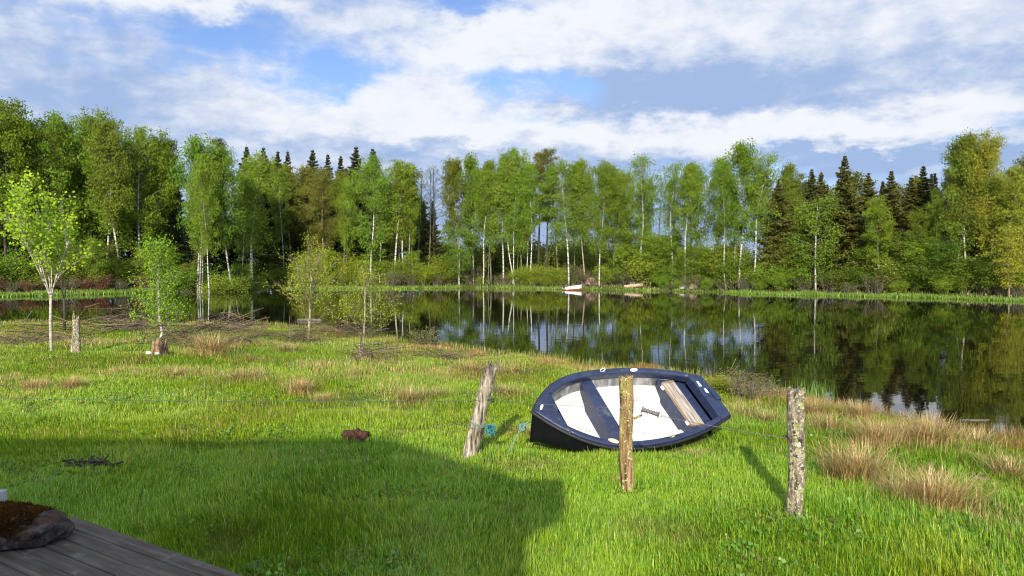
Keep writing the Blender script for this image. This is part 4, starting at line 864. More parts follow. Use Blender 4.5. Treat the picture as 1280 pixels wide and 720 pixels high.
# ------------------------------------------------------------------ young trees on the near bank
def near_tree(name, px, Y, label, wood, leafm, builder):
    x = X_of(px, Y); root = thing(name, label, 'tree', (x, Y, gz(x, Y) - .03)); w_, l_ = builder(); w_.build('trunk', M[wood], root); l_.build('crown', M[leafm], root); return root
def sapling(seed, H, fork, stems, R_, leaves, size, r0, path=None, clump=.12, spread=.45, levels=3, lo=.2, low_branches=0, vase=True):
    r = np.random.default_rng(seed); wood, leaf = MB(), MB(); cen = []
    tr = np.array(path) if path is not None else np.array([[0, 0, 0], [.02, 0, fork * .5], [0, .02, fork]])
    wood.tube(tr, np.linspace(r0 * 1.15, r0 * .8, len(tr)), 10)
    def grow(p0, d0, L_, rad, lev):
        P = bent(r, p0, d0, L_, 6, .05 if vase else .02, 0, .10); wood.tube(P, np.linspace(rad, rad * .35, 6), 6 if lev == 0 else 4, cap=False, c=.5 if (lev == 0 or low_branches == 0) else .28)
        if lev >= 1: cen.append((P, L_))
        if lev < levels:
            for q in range((6, 5, 3, 0)[lev]):
                t_ = r.uniform(.25, .95); s0 = sample(P, np.array([t_]))[0]; d = unit(P[-1] - P[0]); d2 = unit(d + unit(r.normal(size=3)) * (.75 if lev else .6) + np.array([0, 0, .12]))
                grow(s0, d2, L_ * r.uniform(.32, .55), rad * .45, lev + 1)
    top = tr[-1]
    for k in range(stems):
        az = k * 6.28 / stems + r.normal() * .3; tl = spread * r.uniform(.3, 1.1); grow(top - np.array([0, 0, r.random() * fork * .12]), [math.sin(tl) * math.cos(az), math.sin(tl) * math.sin(az), math.cos(tl)], (H - fork) * r.uniform(.75, 1.05), r0 * .5, 0)
    for k in range(low_branches):
        u = (k + .5) / low_branches; s0 = sample(tr, np.array([lo + (1 - lo) * u]))[0]; az = k * 2.4; el = .55 + .4 * u; grow(s0, [math.cos(az) * math.cos(el), math.sin(az) * math.cos(el), math.sin(el)], R_ * (1.1 - .5 * u) * r.uniform(.7, 1.1), r0 * .28, 1)
    W_ = np.array([L_ for _, L_ in cen]); W_ /= W_.sum(); ids = r.choice(len(cen), leaves, p=W_); C = np.zeros((leaves, 3)); val = r.random(leaves) * .5
    for k in range(len(cen)):
        mk = np.where(ids == k)[0]
        if not len(mk): continue
        nc = max(1, len(mk) // 5); cc_ = sample(cen[k][0], r.uniform(.3, 1, nc)); C[mk] = cc_[r.integers(0, nc, len(mk))] + r.normal(size=(len(mk), 3)) * clump; val[mk] += r.random() * .5
    kz = H / np.percentile(C[:, 2], 99.5); C = C * kz; wood.v = [q_ * kz for q_ in wood.v]
    v, q = leaf_quads(r, C, size * r.uniform(.6, 1.25, leaves), .7); leaf.add(v, q, np.repeat(val, 4)); return wood, leaf
near_tree('maple_sapling', 63, 19.6, 'multi-stemmed young maple with bright leaves and pale stem, beside the broken post', 'bark_birch_near', 'leaf_maple',
          lambda: sapling(11, 4.6, 1.8, 7, 1, 3900, .088, .047, path=[[0, 0, 0], [-.02, 0, .5], [-.04, .02, 1.1], [.0, 0, 1.9]], clump=.11, spread=.42, levels=2))
near_tree('birch_sapling', 196, 19.5, 'slender birch sapling with crooked white stem above the brown stump', 'bark_birch_near', 'leaf_sapling',
          lambda: sapling(12, 3.15, 2.55, 2, .70, 4600, .052, .030, path=[[0, 0, 0], [.0, 0, .3], [.12, 0, .62], [.05, .02, .95], [.04, 0, 1.5], [.03, 0, 2.1], [.04, 0, 2.6]], clump=.11, spread=.22, levels=3, low_branches=34, lo=.36))
near_tree('yellow_sapling', 385, 23.8, 'taller of the twin yellow-green saplings, before the sedge strip', 'bark_warm', 'leaf_catkin',
          lambda: sapling(13, 3.5, 2.35, 3, 1.75, 3800, .046, .042, path=[[0, 0, 0], [.02, 0, .6], [.06, .02, 1.2], [.1, 0, 1.8], [.12, 0, 2.4]], clump=.10, spread=.25, levels=2, low_branches=34, lo=.28))
near_tree('yellow_sapling', 454, 21.6, 'smaller of the twin yellow-green saplings, nearer the leaning post', 'bark_warm', 'leaf_catkin',
          lambda: sapling(14, 2.75, 1.85, 3, 1.5, 2800, .046, .032, path=[[0, 0, 0], [.01, 0, .5], [.03, .02, 1.0], [.06, 0, 1.9]], clump=.10, spread=.25, levels=2, low_branches=28, lo=.28))
near_tree('dead_sapling', 79, 27.5, 'thin dark leafless sapling standing behind the maple stem', 'bark_dark', 'leaf_brown',
          lambda: sapling(15, 2.3, 1.2, 2, .5, 40, .05, .05, clump=.05, spread=.2, levels=1))

for k_, (px, Y, H_, kd_, lf_, wd_, lab_) in enumerate([(938, 13.6, .62, 'scrub', 'leaf_brown', 'bark_grey', 'dry twiggy shrub at the water just behind the dinghy stern'), (905, 14.6, .5, 'bush', 'leaf_yellow', 'bark_grey', 'small yellow-green shrub behind the dinghy transom'), (533, 25.0, .8, 'scrub', 'leaf_yellow', 'bark_grey', 'little sparse shrub at the water past the smaller yellow sapling')]):
    place(kd_, k_, X_of(px, Y), Y, H_, lab_, 'bush', 'small shrubs on the near bank', wd_, lf_, 1.5, k_, 0, 'bank_shrub')
# broken post and stumps
def stump(name, px, Y, R0, H, seed, mat, label, cat='stump', jag=.1, lean=(0, 0), flare=.5):
    r = np.random.default_rng(seed); x = X_of(px, Y); n, s = 12, 16; t = np.linspace(0, 1, n); a = np.linspace(0, 2 * PI, s, endpoint=False); prof = 1 + .16 * r.normal(size=s); tp = H * (1 + jag * r.normal(size=s) * 2); rows = []
    for tk in t:
        rr = R0 * prof * (1 + flare * (1 - tk) ** 3) * (1 + .05 * r.normal(size=s)); rows.append(np.stack([np.cos(a) * rr + lean[0] * tk, np.sin(a) * rr + lean[1] * tk, tp * tk - .08], -1))
    v = np.concatenate(rows + [[[lean[0], lean[1], H * .75]]]); q = [[k * s + j, k * s + (j + 1) % s, (k + 1) * s + (j + 1) % s, (k + 1) * s + j] for k in range(n - 1) for j in range(s)]
    b = MB(); b.add(v, [np.array(q), np.array([[(n - 1) * s + j, (n - 1) * s + (j + 1) % s, n * s] for j in range(s)])], smooth=True)
    o = b.build(name, mat, None, (x, Y, gz(x, Y))); tag(o, label, cat); return o
bp = thing('broken_post', 'split weathered post standing in the grass beside the maple sapling', 'fence post', tuple(gp(92, 19.3)))
for k, (dx, h, ln_, rr, mt) in enumerate([(-.07, .62, .10, .07, 'post_grey'), (.055, 1.0, -.02, .085, 'post_lichen')]):
    o = stump('half', 92, 19.3, rr, h, 40 + k, M[mt], None, None, .06, (ln_, 0), .15); o.location = (dx, 0, 0); o.parent = bp
stump('tree_stump', 198, 18.9, .20, .32, 51, M['stump_brown'], 'brown decayed stump under the crooked birch sapling', jag=.25)
stump('tree_stump', 450, 19.6, .09, .35, 52, M['post_grey'], 'small pale stump below the smaller yellow sapling', jag=.2)
stump('tree_stump', 445, 9.7, .16, .17, 53, M['stump_red'], 'reddish-brown rotten stump sticking out of the lawn at the shadow edge', jag=.07, flare=.5)
stump('tree_stump', 1227, 8.05, .10, .10, 54, M['stump_brown'], 'dark low stump in the grass past the straw tussocks', jag=.2)
for k, (px, py, s_, lab) in enumerate([(185, 449, .065, 'white stone in front of the brown stump'), (195, 450.5, .045, 'smaller white stone touching the brown stump')]):
    Y = 18.5; o = rock('pale_stone', M['stone_pale'], s_ * 1.2, s_, s_ * .8, 60 + k, None, 3, .1, -.5); x = X_of(px, Y); o.location = (x, Y, gz(x, Y) + .08); tag(o, lab, 'stone', 'white stones by the stump')
# dead stick with side twig above the leaning post, bark scrap in shade, log in water
ds = thing('dead_branch', 'grey forked dead branch upright behind the leaning post', 'branch', tuple(gp(617, 13.2)))
b = MB(); b.tube([(0, 0, -.1), (.01, 0, .25), (-.03, 0, .5)], [.022, .02, .012], 6); b.tube([(0, 0, .12), (.12, 0, .17), (.3, .02, .12), (.42, 0, .06)], [.015, .013, .01, .005], 5); b.build('limb', M['bark_grey'], ds)
bs = thing('bark_scrap', 'dark scrap of bark and twigs lying in the shaded lawn', 'bark scrap', tuple(gp(112, 8.35, .09)))
b = MB(); r = np.random.default_rng(9)
for k in range(26):
    c = r.normal(size=3) * np.array([.14, .04, .02]); d = unit(r.normal(size=3) * np.array([1, .4, .15])) * r.uniform(.05, .16); b.tube([c - d, c, c + d], r.uniform(.005, .014), 5)
b.build('twig_heap', M['bark_dark'], bs)
lgw = MB(); lgw.tube([(-.6, 0, 0), (0, .05, .02), (.7, 0, .0)], [.07, .08, .05], 8); x = X_of(378, 37.5); o = lgw.build('driftwood_log', M['bark_grey'], None, (x, 38.6, WATER_Z + .04)); tag(o, 'grey driftwood log floating at the water behind the yellow sapling', 'log')

# ------------------------------------------------------------------ brush piles, tussocks (built once, copied)
def brush_mb(seed, n, L_, W_, H_):
    r = np.random.default_rng(seed); b = MB()
    for k in range(n):
        c = r.normal(size=3) * np.array([L_, W_, 0]) * .45; c[2] = abs(r.normal()) * H_ * .5 * math.exp(-(c[0] / L_) ** 2 * 1.5) + .03
        d = unit(r.normal(size=3) * np.array([1.2, .7, .28])) * r.uniform(.2, .62); P = np.array([c - d, c + r.normal(size=3) * .05, c + d]); P[:, 2] = np.maximum(P[:, 2], .02)
        cl = np.array([.11, .082, .058]) * r.uniform(.3, 1.8) * np.array([1, r.uniform(.85, 1.02), r.uniform(.75, 1.05)])
        v, q = tube(P, np.array([1, .8, .4]) * r.uniform(.003, .008), 4); b.add(v, q, np.tile(cl, (len(v), 1)))
    return b
BPR = [brush_mb(k, 150, 1.25, .8, .42) for k in range(3)]; BPm = [None] * 3
piles = [(45, 431, 1.3, 1.0, 'brown brush pile spread by the foot of the young maple'), (165, 414, 1.8, 1.1, 'long dark brush pile at the shore behind the crooked birch sapling'), (285, 414, 1.3, 1.2, 'dark brush pile at the shore between crooked birch and yellow saplings'),
         (285, 432, 1.1, .9, 'grey brush pile behind the straw clump and brown stump'), (370, 427, 1.2, .9, 'brush pile round the foot of the taller yellow sapling'), (425, 419, 1.5, .8, 'low brush heap at the water between the yellow saplings'),
         (465, 449, 1.0, .8, 'grey brush pile at the foot of the smaller yellow sapling'), (548, 450, 1.0, .7, 'reddish brush pile behind the leaning post'), (535, 432, 1.0, .7, 'dull brush heap at the water past the yellow saplings'),
         (925, 492, .7, 1.3, 'tangled twig pile at the water behind the dinghy stern'), (1150, 545, .55, .7, 'dark twig heap among the straw tussocks at the water'), (215, 428, 1.4, .8, 'long low brush line behind the brown stump')]
def Yground(px, py):
    Y = 12.0
    for _ in range(30):
        Y = .5 * Y + .5 * (EYE - gz(X_of(px, Y), Y)) * F / (py - HOR)
    return Y
for k, (px, py, s_, hz_, lab) in enumerate(piles):
    Y = Yground(px, py); x = X_of(px, Y); i = k % 3
    if BPm[i] is None:
        root = bpy.data.objects.new('brush_pile', None); col.objects.link(root); BPR[i].build('twig_heap', M['twigs'], root); BPm[i] = root
    else: root = dup(BPm[i]); root.name = 'brush_pile'
    root.location = (x, Y, gz(x, Y)); root.scale = (s_, s_, s_ * hz_); root.rotation_euler = (0, 0, k * 1.3); tag(root, lab, 'brush pile', 'brush piles on the bank')

def blades(r, base, dirn, length, width, bend, colors, seg=3):
    n = len(base); up = np.array([0, 0, 1.]); side = unit(np.cross(dirn, up) + 1e-6) * width[:, None] * .5; out = []
    L_ = length[:, None]; ts = [0, .5, 1.0] if seg == 2 else [0, .38, .72, 1.0]
    vs = []
    for t in ts:
        c = base + up * L_ * t * (1 - .28 * bend[:, None] * t) + dirn * L_ * bend[:, None] * t * t
        if t == 1.0: vs.append(c[:, None])
        else:
            w_ = 1 - .45 * t; vs.append(np.stack([c - side * w_, c + side * w_], 1))
    V = np.concatenate(vs, 1); k = V.shape[1]; st_ = np.arange(n)[:, None] * k; fq = [st_ + np.array([[2 * j, 2 * j + 1, 2 * j + 3, 2 * j + 2]]) for j in range(len(ts) - 2)]; ft = st_ + np.array([[k - 3, k - 2, k - 1]])
    return V.reshape(-1, 3), [np.concatenate(fq), ft], np.repeat(colors, k, 0)
STRAW = np.array([[.38, .24, .085], [.48, .33, .13], [.30, .165, .055], [.52, .40, .19], [.26, .24, .06]])
def tussock_mb(seed, n=420, Rr=.22, H_=.34, green=.12):
    r = np.random.default_rng(seed); a = r.random(n) * 6.28; rad = Rr * np.abs(r.normal(size=n)) * .7; base = np.stack([np.cos(a) * rad, np.sin(a) * rad, -.02 + 0 * a], -1)
    da = a + r.normal(size=n) * .7; dirn = np.stack([np.cos(da), np.sin(da), 0 * a], -1); C = STRAW[r.integers(0, 4, n)] * r.uniform(.7, 1.2, (n, 1)); gm = r.random(n) < green; C[gm] = np.array([.10, .19, .02]) * r.uniform(.7, 1.2, (gm.sum(), 1))
    b = MB(); v, f, c = blades(r, base, dirn, H_ * r.uniform(.5, 1.15, n), np.full(n, .0052), r.uniform(.15, 1.15, n), C); b.add(v, f, c); return b
TP = [tussock_mb(300, 620), tussock_mb(301, 520, .28, .30, .25), tussock_mb(302, 900, .27, .46, .14), tussock_mb(303, 480, .34, .26, .35)]; TPm = [None] * 4
tus = [(40, 490, .9, 0, 'straw tussock first in the lawn from the fence line end'), (88, 487, .9, 0, 'straw tussock paired beside the first one on the lawn'), (303, 478, 1.25, 1, 'wide straw tussock on the lawn before the grey brush pile'), (262, 446, 1.6, 2, 'large straw clump below the grey brush pile'),
       (217, 472, .8, 1, 'faint straw patch in the grass below the brown stump'), (374, 493, 1.05, 0, 'straw tussock before the two yellow saplings'), (401, 505, .8, 1, 'small straw tussock in front of the yellow saplings'),
       (512, 504, 1.2, 1, 'broad straw tussock midway to the leaning post'), (545, 498, 1.0, 3, 'sprawling straw tussock just before the leaning post'), (590, 468, 1.4, 1, 'orange straw clump behind the leaning post top'), (640, 470, 1.5, 3, 'orange straw clump between leaning post and dinghy'), (632, 497, 1.2, 3, 'straw clump under the dinghy bow tip'), (355, 440, 1.2, 3, 'straw clump by the brush at the taller yellow sapling'),
       (660, 545, .7, 3, 'straw at the dinghy bow foot by the rope'), (930, 520, .9, 3, 'straw clump at the dinghy stern'), (870, 575, .55, 3, 'green-straw clump under the near dinghy side'), (775, 606, .28, 1, 'little straw tuft at the brown post foot'),
       (1075, 605, 1.1, 2, 'tallest straw tussock past the lichen-covered post'), (1175, 640, .95, 2, 'straw tussock lowest on the slope by the dark stump'), (1125, 630, .75, 0, 'bent straw tussock between the two big ones'), (1100, 560, .95, 2, 'straw tussock at the bank behind the tallest one'), (1040, 540, 1.1, 1, 'straw tussock just behind the lichen-covered post'),
       (1165, 560, 1.1, 2, 'straw tussock by the dark twig heap'), (1225, 560, 1.1, 1, 'straw tussock on the bank beyond the twig heap'), (1020, 522, .8, 2, 'reddish straw tussock at the reedy water edge'), (1075, 525, .8, 2, 'tall reddish straw tussock at the open water'), (960, 530, 1.0, 3, 'straw tussock between dinghy stern and lichen-covered post'), (1270, 600, 1.0, 1, 'straw tussock cut off at the picture end'), (1130, 545, .8, 1, 'straw tussock on the waterline before the reflection')]
for k, (px, py, s_, i, lab) in enumerate(tus):
    Y = Yground(px, py); x = X_of(px, Y)
    if TPm[i] is None:
        root = bpy.data.objects.new('grass_tussock', None); col.objects.link(root); TP[i].build('stalk', M['straw'], root); root.children[0]['kind'] = 'stuff'; TPm[i] = root
    else: root = dup(TPm[i]); root.name = 'grass_tussock'
    root.location = (x, Y, gz(x, Y)); root.scale = (s_ * 1.1, s_, s_); root.rotation_euler = (0, 0, k * 1.9); tag(root, lab, 'grass tussock', 'straw tussocks on the lawn')

# ------------------------------------------------------------------ grass (stuff)
def in_boat(p):
    l = (p + np.array([0, 0, .10]) - BO) @ BR; return (l[:, 0] > -.02) & (l[:, 0] < BL + .02) & (np.abs(l[:, 1]) < halfb(l[:, 0]) * 1.0) & (l[:, 2] > -.55)
def on_deck(x, y):
    qx, qy = x - DC[0], y - DC[1]; u = qx * dd[0] + qy * dd[1]; w_ = qx * -dd[1] + qy * dd[0]
    return (u > -.03) & (w_ < .01)
GREEN = np.array([[.155, .285, .012], [.235, .355, .015], [.105, .235, .012], [.300, .390, .020], [.24, .290, .020]])
def lawn(seed):
    r = np.random.default_rng(seed); b = MB()
    bands = [(3.4, 5, 4600, .0058), (5, 7, 5600, .0055), (7, 9, 4400, .0064), (9, 12, 3000, .0078), (12, 16, 1700, .0098), (16, 22, 900, .013), (22, 30, 480, .018), (30, 40, 240, .026)]
    for y0, y1, den, wd in bands:
        wmax = .72 * y1 + 1.2; n = int(den * (y1 - y0) * 2 * wmax); Y = r.uniform(y0, y1, n); X = r.uniform(-wmax, wmax, n)
        keep = (np.abs(X) < .72 * Y + 1.2) & (Y < near_shore(X) - .05) & ~on_deck(X, Y); X, Y = X[keep], Y[keep]
        Z = ground_z(X, Y); base = np.stack([X, Y, Z - .01], -1); k2 = ~in_boat(base); base = base[k2]; X, Y = base[:, 0], base[:, 1]; n = len(X)
        patch = fbm(X * .9 + 40, Y * .9); fine = fbm(X * 3.1, Y * 3.1 + 70); shore = Y - near_shore(X)
        rough = np.clip((Y - 10.5) / 7, 0, 1) * .75 + np.clip(1 + shore / 5, 0, 1) * .5 + np.clip((X - 2.8) / 2, 0, 1) * np.clip((Y - 6.9) / 1.5, 0, 1) * .38
        straw_p = np.clip((patch - .52) * 4, 0, 1) * rough * .6 + .003 + .025 * rough + .10 * np.clip((fbm(X * .7 + 9, Y * .7 + 3) - .60) * 6, 0, 1)
        straw_p = straw_p + .5 * np.clip(1 + shore / 7, 0, 1) * np.clip((fbm(X * .45 + 5, Y * .45 + 2) - .40) * 3.5, 0, 1)
        isst = r.random(n) < straw_p
        ln_ = (.055 + .115 * fine ** 1.5 + .07 * np.clip((patch - .5) * 3, 0, 1)) * r.uniform(.55, 1.2, n)
        dk = ((X - DC[0]) * -dd[1] + (Y - DC[1]) * dd[0]); ln_ *= 1 + .75 * np.exp(-np.clip(dk, 0, 9) / .8) * (X < 2)
        ln_ = np.where(isst, ln_ * 1.25, ln_) * (1 + .15 * np.clip(rough, 0, 1))
        for pb in (P1b, P2b, P3b): ln_ *= 1 - .45 * np.exp(-((X - pb[0]) ** 2 + (Y - pb[1] + .12) ** 2) / .05)
        bare = fbm(X * 1.3 + 60, Y * 1.3 + 21); ln_ *= 1 - .55 * np.clip((bare - .62) * 7, 0, 1)
        ww = vnoise(X * .5, Y * .5 + 30) * 6.28 + r.normal(size=n) * 1.1; dirn = np.stack([np.cos(ww), np.sin(ww), 0 * ww], -1)
        g_ = np.clip(patch * .9 + r.normal(size=n) * .16, 0, .999); idx = (g_ * 4).astype(int); C = GREEN[idx] * r.uniform(.62, 1.25, (n, 1))
        hue = np.clip((fbm(X * .45 + 11, Y * .45 + 23) - .5) * 3, -1, 1)[:, None]; C = C * (1 + hue * np.array([.22, .05, .1])); bt = (np.clip((bare - .60) * 7, 0, 1) * r.random(n))[:, None] * .8; C = C * (1 - bt) + np.array([.13, .085, .03]) * bt
        C = C * (1 - .22 * np.clip(rough, 0, 1))[:, None] + np.array([.045, .028, .01]) * (.5 * np.clip(rough, 0, 1))[:, None]
        th = r.random(n) < .08; C[th] = C[th] * .5 + np.array([.09, .07, .02]); ln_ = np.where(th, ln_ * .7, ln_); tall = r.random(n) < .012; ln_ = np.where(tall & (Y < 12), ln_ * 1.9, ln_); C[tall] = C[tall] * .6 + np.array([.11, .12, .04])
        C[isst] = STRAW[r.integers(0, 5, isst.sum())] * r.uniform(.5, 1.05, (isst.sum(), 1)) * (1 - np.array([.05, .22, .3]) * np.clip(1 + shore[isst] / 8, 0, 1)[:, None])
        v, f, c = blades(r, base, dirn, ln_, wd * r.uniform(.6, 1.3, n), r.uniform(.05, .75, n), C, 3 if y1 <= 9 else 2); b.add(v, f, c)
    return b
gb = lawn(5)
r = np.random.default_rng(88); nW = 9000; Yw = r.uniform(4.5, 13, nW); Xw = r.uniform(-1, 1, nW) * (.72 * Yw + .5); kw = (fbm(Xw * 1.1 + 80, Yw * 1.1 + 14) > .64) & ~on_deck(Xw, Yw) & (Yw < near_shore(Xw) - 1); Xw, Yw = Xw[kw], Yw[kw]
Bw = np.stack([Xw, Yw, ground_z(Xw, Yw)], -1); Bw = Bw[~in_boat(Bw)]; Bw = np.repeat(Bw, 4, 0) + r.normal(size=(len(Bw) * 4, 3)) * np.array([.03, .03, 0]) + np.array([0, 0, 1]) * r.uniform(.03, .11, (len(Bw) * 4, 1))
vw, qw = leaf_quads(r, Bw, .038 * r.uniform(.5, 1.4, len(Bw)), .8); cw = np.array([[.09, .21, .02], [.12, .23, .03], [.14, .12, .03], [.08, .18, .025]])[r.integers(0, 4, len(Bw))] * r.uniform(.7, 1.2, (len(Bw), 1)); gb.add(vw, qw, np.repeat(cw, 4, 0))
g = gb.build('grass', M['grass']); tag(g, kind='stuff')
# sedge strips and bank grass on the far shore, reeds on the near waterline
def strip(seed, pts, hgt, n, wd, colr, z0=None):
    r = np.random.default_rng(seed); pts = np.array(pts, float); seg = r.integers(0, len(pts) - 1, n); t = r.random(n)[:, None]; P = pts[seg] * (1 - t) + pts[seg + 1] * t
    kp = fbm(P[:, 0] * .35 + seed * 7, P[:, 1] * .35) + r.normal(size=n) * .05 > (.40 if seed in (3, 4) else 0); seg, t, P = seg[kp], t[kp], P[kp]; n = len(P); hgt = hgt * (.6 + .8 * fbm(P[:, 0] * .6, P[:, 1] * .6 + seed))
    dep_ = (pts[seg, 2] * (1 - t[:, 0]) + pts[seg + 1, 2] * t[:, 0]); X = P[:, 0] + r.normal(size=n) * .2; Y = P[:, 1] + r.random(n) * dep_; Z = np.maximum(ground_z(X, Y), WATER_Z) - .02
    a = r.random(n) * 6.28; C = np.array(colr)[r.integers(0, len(colr), n)] * r.uniform(.75, 1.2, (n, 1)); b = MB(); v, f, c = blades(r, np.stack([X, Y, Z], -1), np.stack([np.cos(a), np.sin(a), 0 * a], -1), hgt * r.uniform(.6, 1.15, n), np.full(n, wd), r.uniform(.02, .35, n), C, 2); b.add(v, f, c); return b
SG = [(.12, .23, .018), (.165, .27, .025), (.10, .18, .015), (.15, .19, .03)]
def shore_pts(x0, x1, step, out, dep_): 
    xs_ = np.arange(x0, x1, step); return [(x, float(far_shore(np.array([x]))[0]) - out, dep_) for x in xs_]
b1_ = strip(1, [(-60, 62.5, 2), (-46.5, 67.3, 2.5), (-40, 74.5, 3), (-33.2, 88.6, 1.5)], .30, 9000, .07, SG); b2_ = strip(2, [(-27.6, 90.5, 2), (-20, 90.3, 2.2), (-11.6, 90.8, 1.5)], .30, 4200, .07, SG)
b3_ = strip(3, shore_pts(22.5, 60, 1.2, .9, 1.8), .32, 9500, .06, SG); b4_ = strip(4, shore_pts(-11, 22, 1.2, .3, 1.6), .28, 5200, .06, [(.13, .20, .02), (.16, .17, .035), (.10, .20, .018)])
b5_ = strip(5, shore_pts(-70, 70, 1.0, -1.0, 9), .35, 12000, .09, [(.09, .13, .015), (.12, .11, .03), (.10, .07, .025)])
for q in (b2_, b3_, b4_, b5_): b1_.add(np.concatenate(q.v), [f for f in q.f], np.concatenate(q.c))
tag(b1_.build('sedge', M['grass'] if False else M['straw']), kind='stuff')
def shore_near(x0, x1, step, out, dep_): return [(x, float(near_shore(np.array([x]))[0]) - out, dep_) for x in np.arange(x0, x1, step)]
c1_ = strip(7, [(x, y - .1, d) for x, y, d in shore_near(5.6, 12, .25, .30, .6)], .26, 3000, .010, [(.25, .16, .07), (.16, .20, .03), (.30, .20, .10), (.22, .11, .06)])
c2_ = strip(8, shore_near(-26, 5.6, .6, .5, .9), .30, 5200, .022, [(.14, .21, .02), (.17, .19, .03), (.22, .17, .06)])
c3_ = strip(9, [(X_of(960, 15.9), 15.9, .6), (X_of(1010, 16.2), 16.2, .5), (X_of(1040, 16.0), 16.0, .4)], .40, 170, .012, [(.12, .22, .03)])
for q in (c2_, c3_): c1_.add(np.concatenate(q.v), [f for f in q.f], np.concatenate(q.c))
tag(c1_.build('bank_reeds', M['straw']), kind='stuff')
# floating mats of weed
for k, (px, Y, rx_, ry_, lab) in enumerate([(1000, 15.6, .55, .22, 'pale floating weed mat in the shallows behind the lichen-covered post'), (1222, 13.9, .26, .05, 'thin brown weed mat floating near the straw bank')]):
    b = MB(); r = np.random.default_rng(k); a = np.linspace(0, 2 * PI, 40, endpoint=False); rr = 1 + .25 * r.normal(size=40) * .6; v = np.stack([np.cos(a) * rx_ * rr, np.sin(a) * ry_ * rr, np.full(40, .012)], -1); v2 = v * np.array([.98, .98, 0]) - [0, 0, .01]
    q = [[j, 40 + j, 40 + (j + 1) % 40, (j + 1) % 40] for j in range(40)]; b.add(np.concatenate([v, v2]), [np.arange(40)[None], np.array(q)]); o = b.build('weed_mat', M['twine_grey'] if k == 0 else M['bark_grey'], None, (X_of(px, Y), Y, WATER_Z)); tag(o, lab, 'weed mat')

# ------------------------------------------------------------------ sky, sun, camera
SUN_EL, SUN_AZ = math.radians(24), math.radians(8)
w = bpy.data.worlds.new('World'); sc.world = w; w.use_nodes = True; nt = w.node_tree; nt.nodes.clear(); L = nt.links
sky = N(nt, 'ShaderNodeTexSky', sky_type='NISHITA', sun_disc=False, sun_elevation=SUN_EL, sun_rotation=PI + SUN_AZ, altitude=100, air_density=1.0, dust_density=.4, ozone_density=2.5)
tc = N(nt, 'ShaderNodeTexCoord'); sx = N(nt, 'ShaderNodeSeparateXYZ'); L.new(tc.outputs['Generated'], sx.inputs[0])
def mth(op, a, b=None, c=None, clamp=False):
    n = N(nt, 'ShaderNodeMath', operation=op, use_clamp=clamp)
    for k, q in enumerate((a, b, c)):
        if q is None: continue
        if isinstance(q, (int, float)): n.inputs[k].default_value = q
        else: L.new(q, n.inputs[k])
    return n.outputs[0]
az = mth('ARCTAN2', sx.outputs[0], sx.outputs[1]); el = mth('ARCSINE', sx.outputs[2])
cb = N(nt, 'ShaderNodeCombineXYZ'); L.new(mth('MULTIPLY', az, 5.0), cb.inputs[0]); L.new(mth('MULTIPLY', mth('POWER', mth('ADD', mth('ABSOLUTE', el), .02), .75), 9.0), cb.inputs[1])
def noise(vec, scale, detail=8, rough=.55, dist=0, seed=0):
    mp = N(nt, 'ShaderNodeMapping'); mp.inputs['Location'].default_value = (seed, seed * 1.7, 0); L.new(vec, mp.inputs[0])
    n = N(nt, 'ShaderNodeTexNoise', i_Scale=scale, i_Detail=detail, i_Roughness=rough, i_Distortion=dist); L.new(mp.outputs[0], n.inputs['Vector']); return n.outputs[0]
wa = mth('MULTIPLY', mth('SUBTRACT', noise(cb.outputs[0], 1.6, 5, .6, 0, 3), .5), .22); we = mth('MULTIPLY', mth('SUBTRACT', noise(cb.outputs[0], 1.9, 6, .62, 0, 8), .5), .11)
azw, elw = mth('ADD', az, wa), mth('ADD', el, we)
def blob(px, py, sx_, sy_, wt):
    a0 = math.atan2(px - 640, F); e0 = math.atan2(HOR - py, math.hypot(px - 640, F)); sa, se = sx_ / F, sy_ / F
    dx = mth('DIVIDE', mth('SUBTRACT', azw, a0), sa); dy = mth('DIVIDE', mth('SUBTRACT', elw, e0), se)
    return mth('MULTIPLY', mth('EXPONENT', mth('MULTIPLY', mth('ADD', mth('MULTIPLY', dx, dx), mth('MULTIPLY', dy, dy)), -1.0)), wt)
def total(base, blobs):
    s = base
    for q in blobs: s = mth('ADD', s, blob(*q))
    return s
n1 = noise(cb.outputs[0], 1.7, 9, .58, .3, 1); n2 = noise(cb.outputs[0], 4.2, 8, .6, .2, 5); n3 = noise(cb.outputs[0], .9, 6, .5, .2, 12)
cov = total(mth('ADD', mth('MULTIPLY', mth('SUBTRACT', n1, .5), 1.5), mth('ADD', .80, mth('MULTIPLY', mth('SUBTRACT', n2, .5), .9))),
            [(290, 46, 105, 28, -.85), (200, 60, 120, 30, -.25), (420, 100, 70, 22, -.8), (622, 95, 45, 22, -.7), (700, 112, 65, 24, -.9), (590, 8, 80, 18, -.75), (100, 60, 60, 30, -.2), (1050, 208, 260, 14, .45), (740, 158, 110, 8, -.35), (960, 218, 160, 12, -.5),
             (450, 160, 260, 40, .5), (60, 110, 200, 80, .45), (900, 40, 260, 60, .6), (1000, 160, 300, 22, .55), (1100, 90, 300, 50, .5), (330, 10, 120, 12, .4), (620, 50, 120, 20, .25), (640, 300, 900, 45, .40)])
rc = N(nt, 'ShaderNodeMapRange', interpolation_type='SMOOTHSTEP'); rc.inputs[1].default_value = .0; rc.inputs[2].default_value = 1.05; L.new(cov, rc.inputs[0])
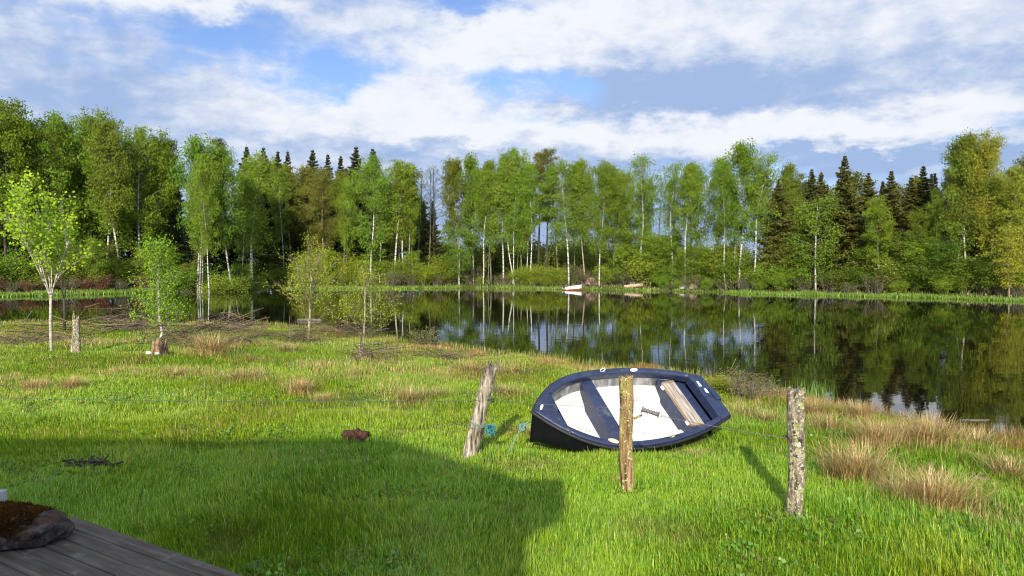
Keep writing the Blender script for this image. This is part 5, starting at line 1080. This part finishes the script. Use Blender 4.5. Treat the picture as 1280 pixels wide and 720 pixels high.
wht = total(mth('ADD', mth('MULTIPLY', mth('SUBTRACT', n2, .5), 1.1), mth('ADD', .44, mth('MULTIPLY', mth('SUBTRACT', n3, .5), .7))),
            [(470, 125, 170, 36, .42), (1000, 162, 330, 22, .62), (640, 165, 160, 22, .35), (760, 30, 160, 40, .40), (580, 60, 110, 40, .3), (240, 5, 140, 14, .4), (840, 116, 170, 28, -.62), (1150, 40, 200, 40, .22), (1040, 203, 230, 12, -1.0), (1120, 90, 260, 40, -.18), (80, 120, 160, 60, -.18), (500, 185, 200, 10, -.3), (640, 290, 900, 50, -.5)])
rw = N(nt, 'ShaderNodeMapRange', interpolation_type='SMOOTHSTEP'); rw.inputs[1].default_value = .05; rw.inputs[2].default_value = .95; L.new(wht, rw.inputs[0])
cc = N(nt, 'ShaderNodeMixRGB'); L.new(rw.outputs[0], cc.inputs[0]); cc.inputs[1].default_value = (.36, .49, .76, 1); cc.inputs[2].default_value = (.87, .90, .96, 1)
tint = N(nt, 'ShaderNodeMixRGB', blend_type='MULTIPLY', i_0=1.0); L.new(sky.outputs[0], tint.inputs[1]); tint.inputs[2].default_value = (.90, .93, 1.14, 1)
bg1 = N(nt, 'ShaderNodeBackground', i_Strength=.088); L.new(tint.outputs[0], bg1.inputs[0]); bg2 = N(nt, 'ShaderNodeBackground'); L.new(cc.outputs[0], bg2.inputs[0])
sunside_fill = N(nt, 'ShaderNodeMapRange', interpolation_type='SMOOTHSTEP'); sunside_fill.inputs[1].default_value = .25; sunside_fill.inputs[2].default_value = -.8; sunside_fill.inputs[3].default_value = .62; sunside_fill.inputs[4].default_value = 2.1; L.new(sx.outputs[1], sunside_fill.inputs[0]); L.new(sunside_fill.outputs[0], bg2.inputs[1])  # clouds behind the camera brightened as added fill for the shaded lawn
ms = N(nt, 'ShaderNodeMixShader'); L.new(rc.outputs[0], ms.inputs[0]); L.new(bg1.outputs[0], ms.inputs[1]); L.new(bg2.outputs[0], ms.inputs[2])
wo = N(nt, 'ShaderNodeOutputWorld'); L.new(ms.outputs[0], wo.inputs[0])

sd = bpy.data.lights.new('sun', 'SUN'); sd.energy = 4.6; sd.angle = math.radians(.6); sd.color = (1, .91, .76); so_ = bpy.data.objects.new('sun', sd); col.objects.link(so_)
dirv = Vector((math.sin(SUN_AZ) * math.cos(SUN_EL), math.cos(SUN_AZ) * math.cos(SUN_EL), -math.sin(SUN_EL))); so_.rotation_euler = dirv.to_track_quat('-Z', 'Y').to_euler(); so_.location = (-3, -30, 20)

cd = bpy.data.cameras.new('camera'); cd.sensor_width = 36; cd.lens = F / 1280 * 36; cd.clip_end = 5000; cam = bpy.data.objects.new('camera', cd); col.objects.link(cam)
cam.location = (0, 0, EYE); cam.rotation_euler = (PI / 2 - math.atan((360 - HOR) / F), 0, 0); sc.camera = cam
vs = sc.view_settings; vs.view_transform = 'Standard'; vs.look = 'None'; vs.exposure = 0.74; vs.gamma = 1; vs.use_curve_mapping = False
sc.render.engine = 'CYCLES'; sc.cycles.max_bounces = 6; sc.cycles.transparent_max_bounces = 4; sc.cycles.use_denoising = True; sc.cycles.filter_width = 1.1
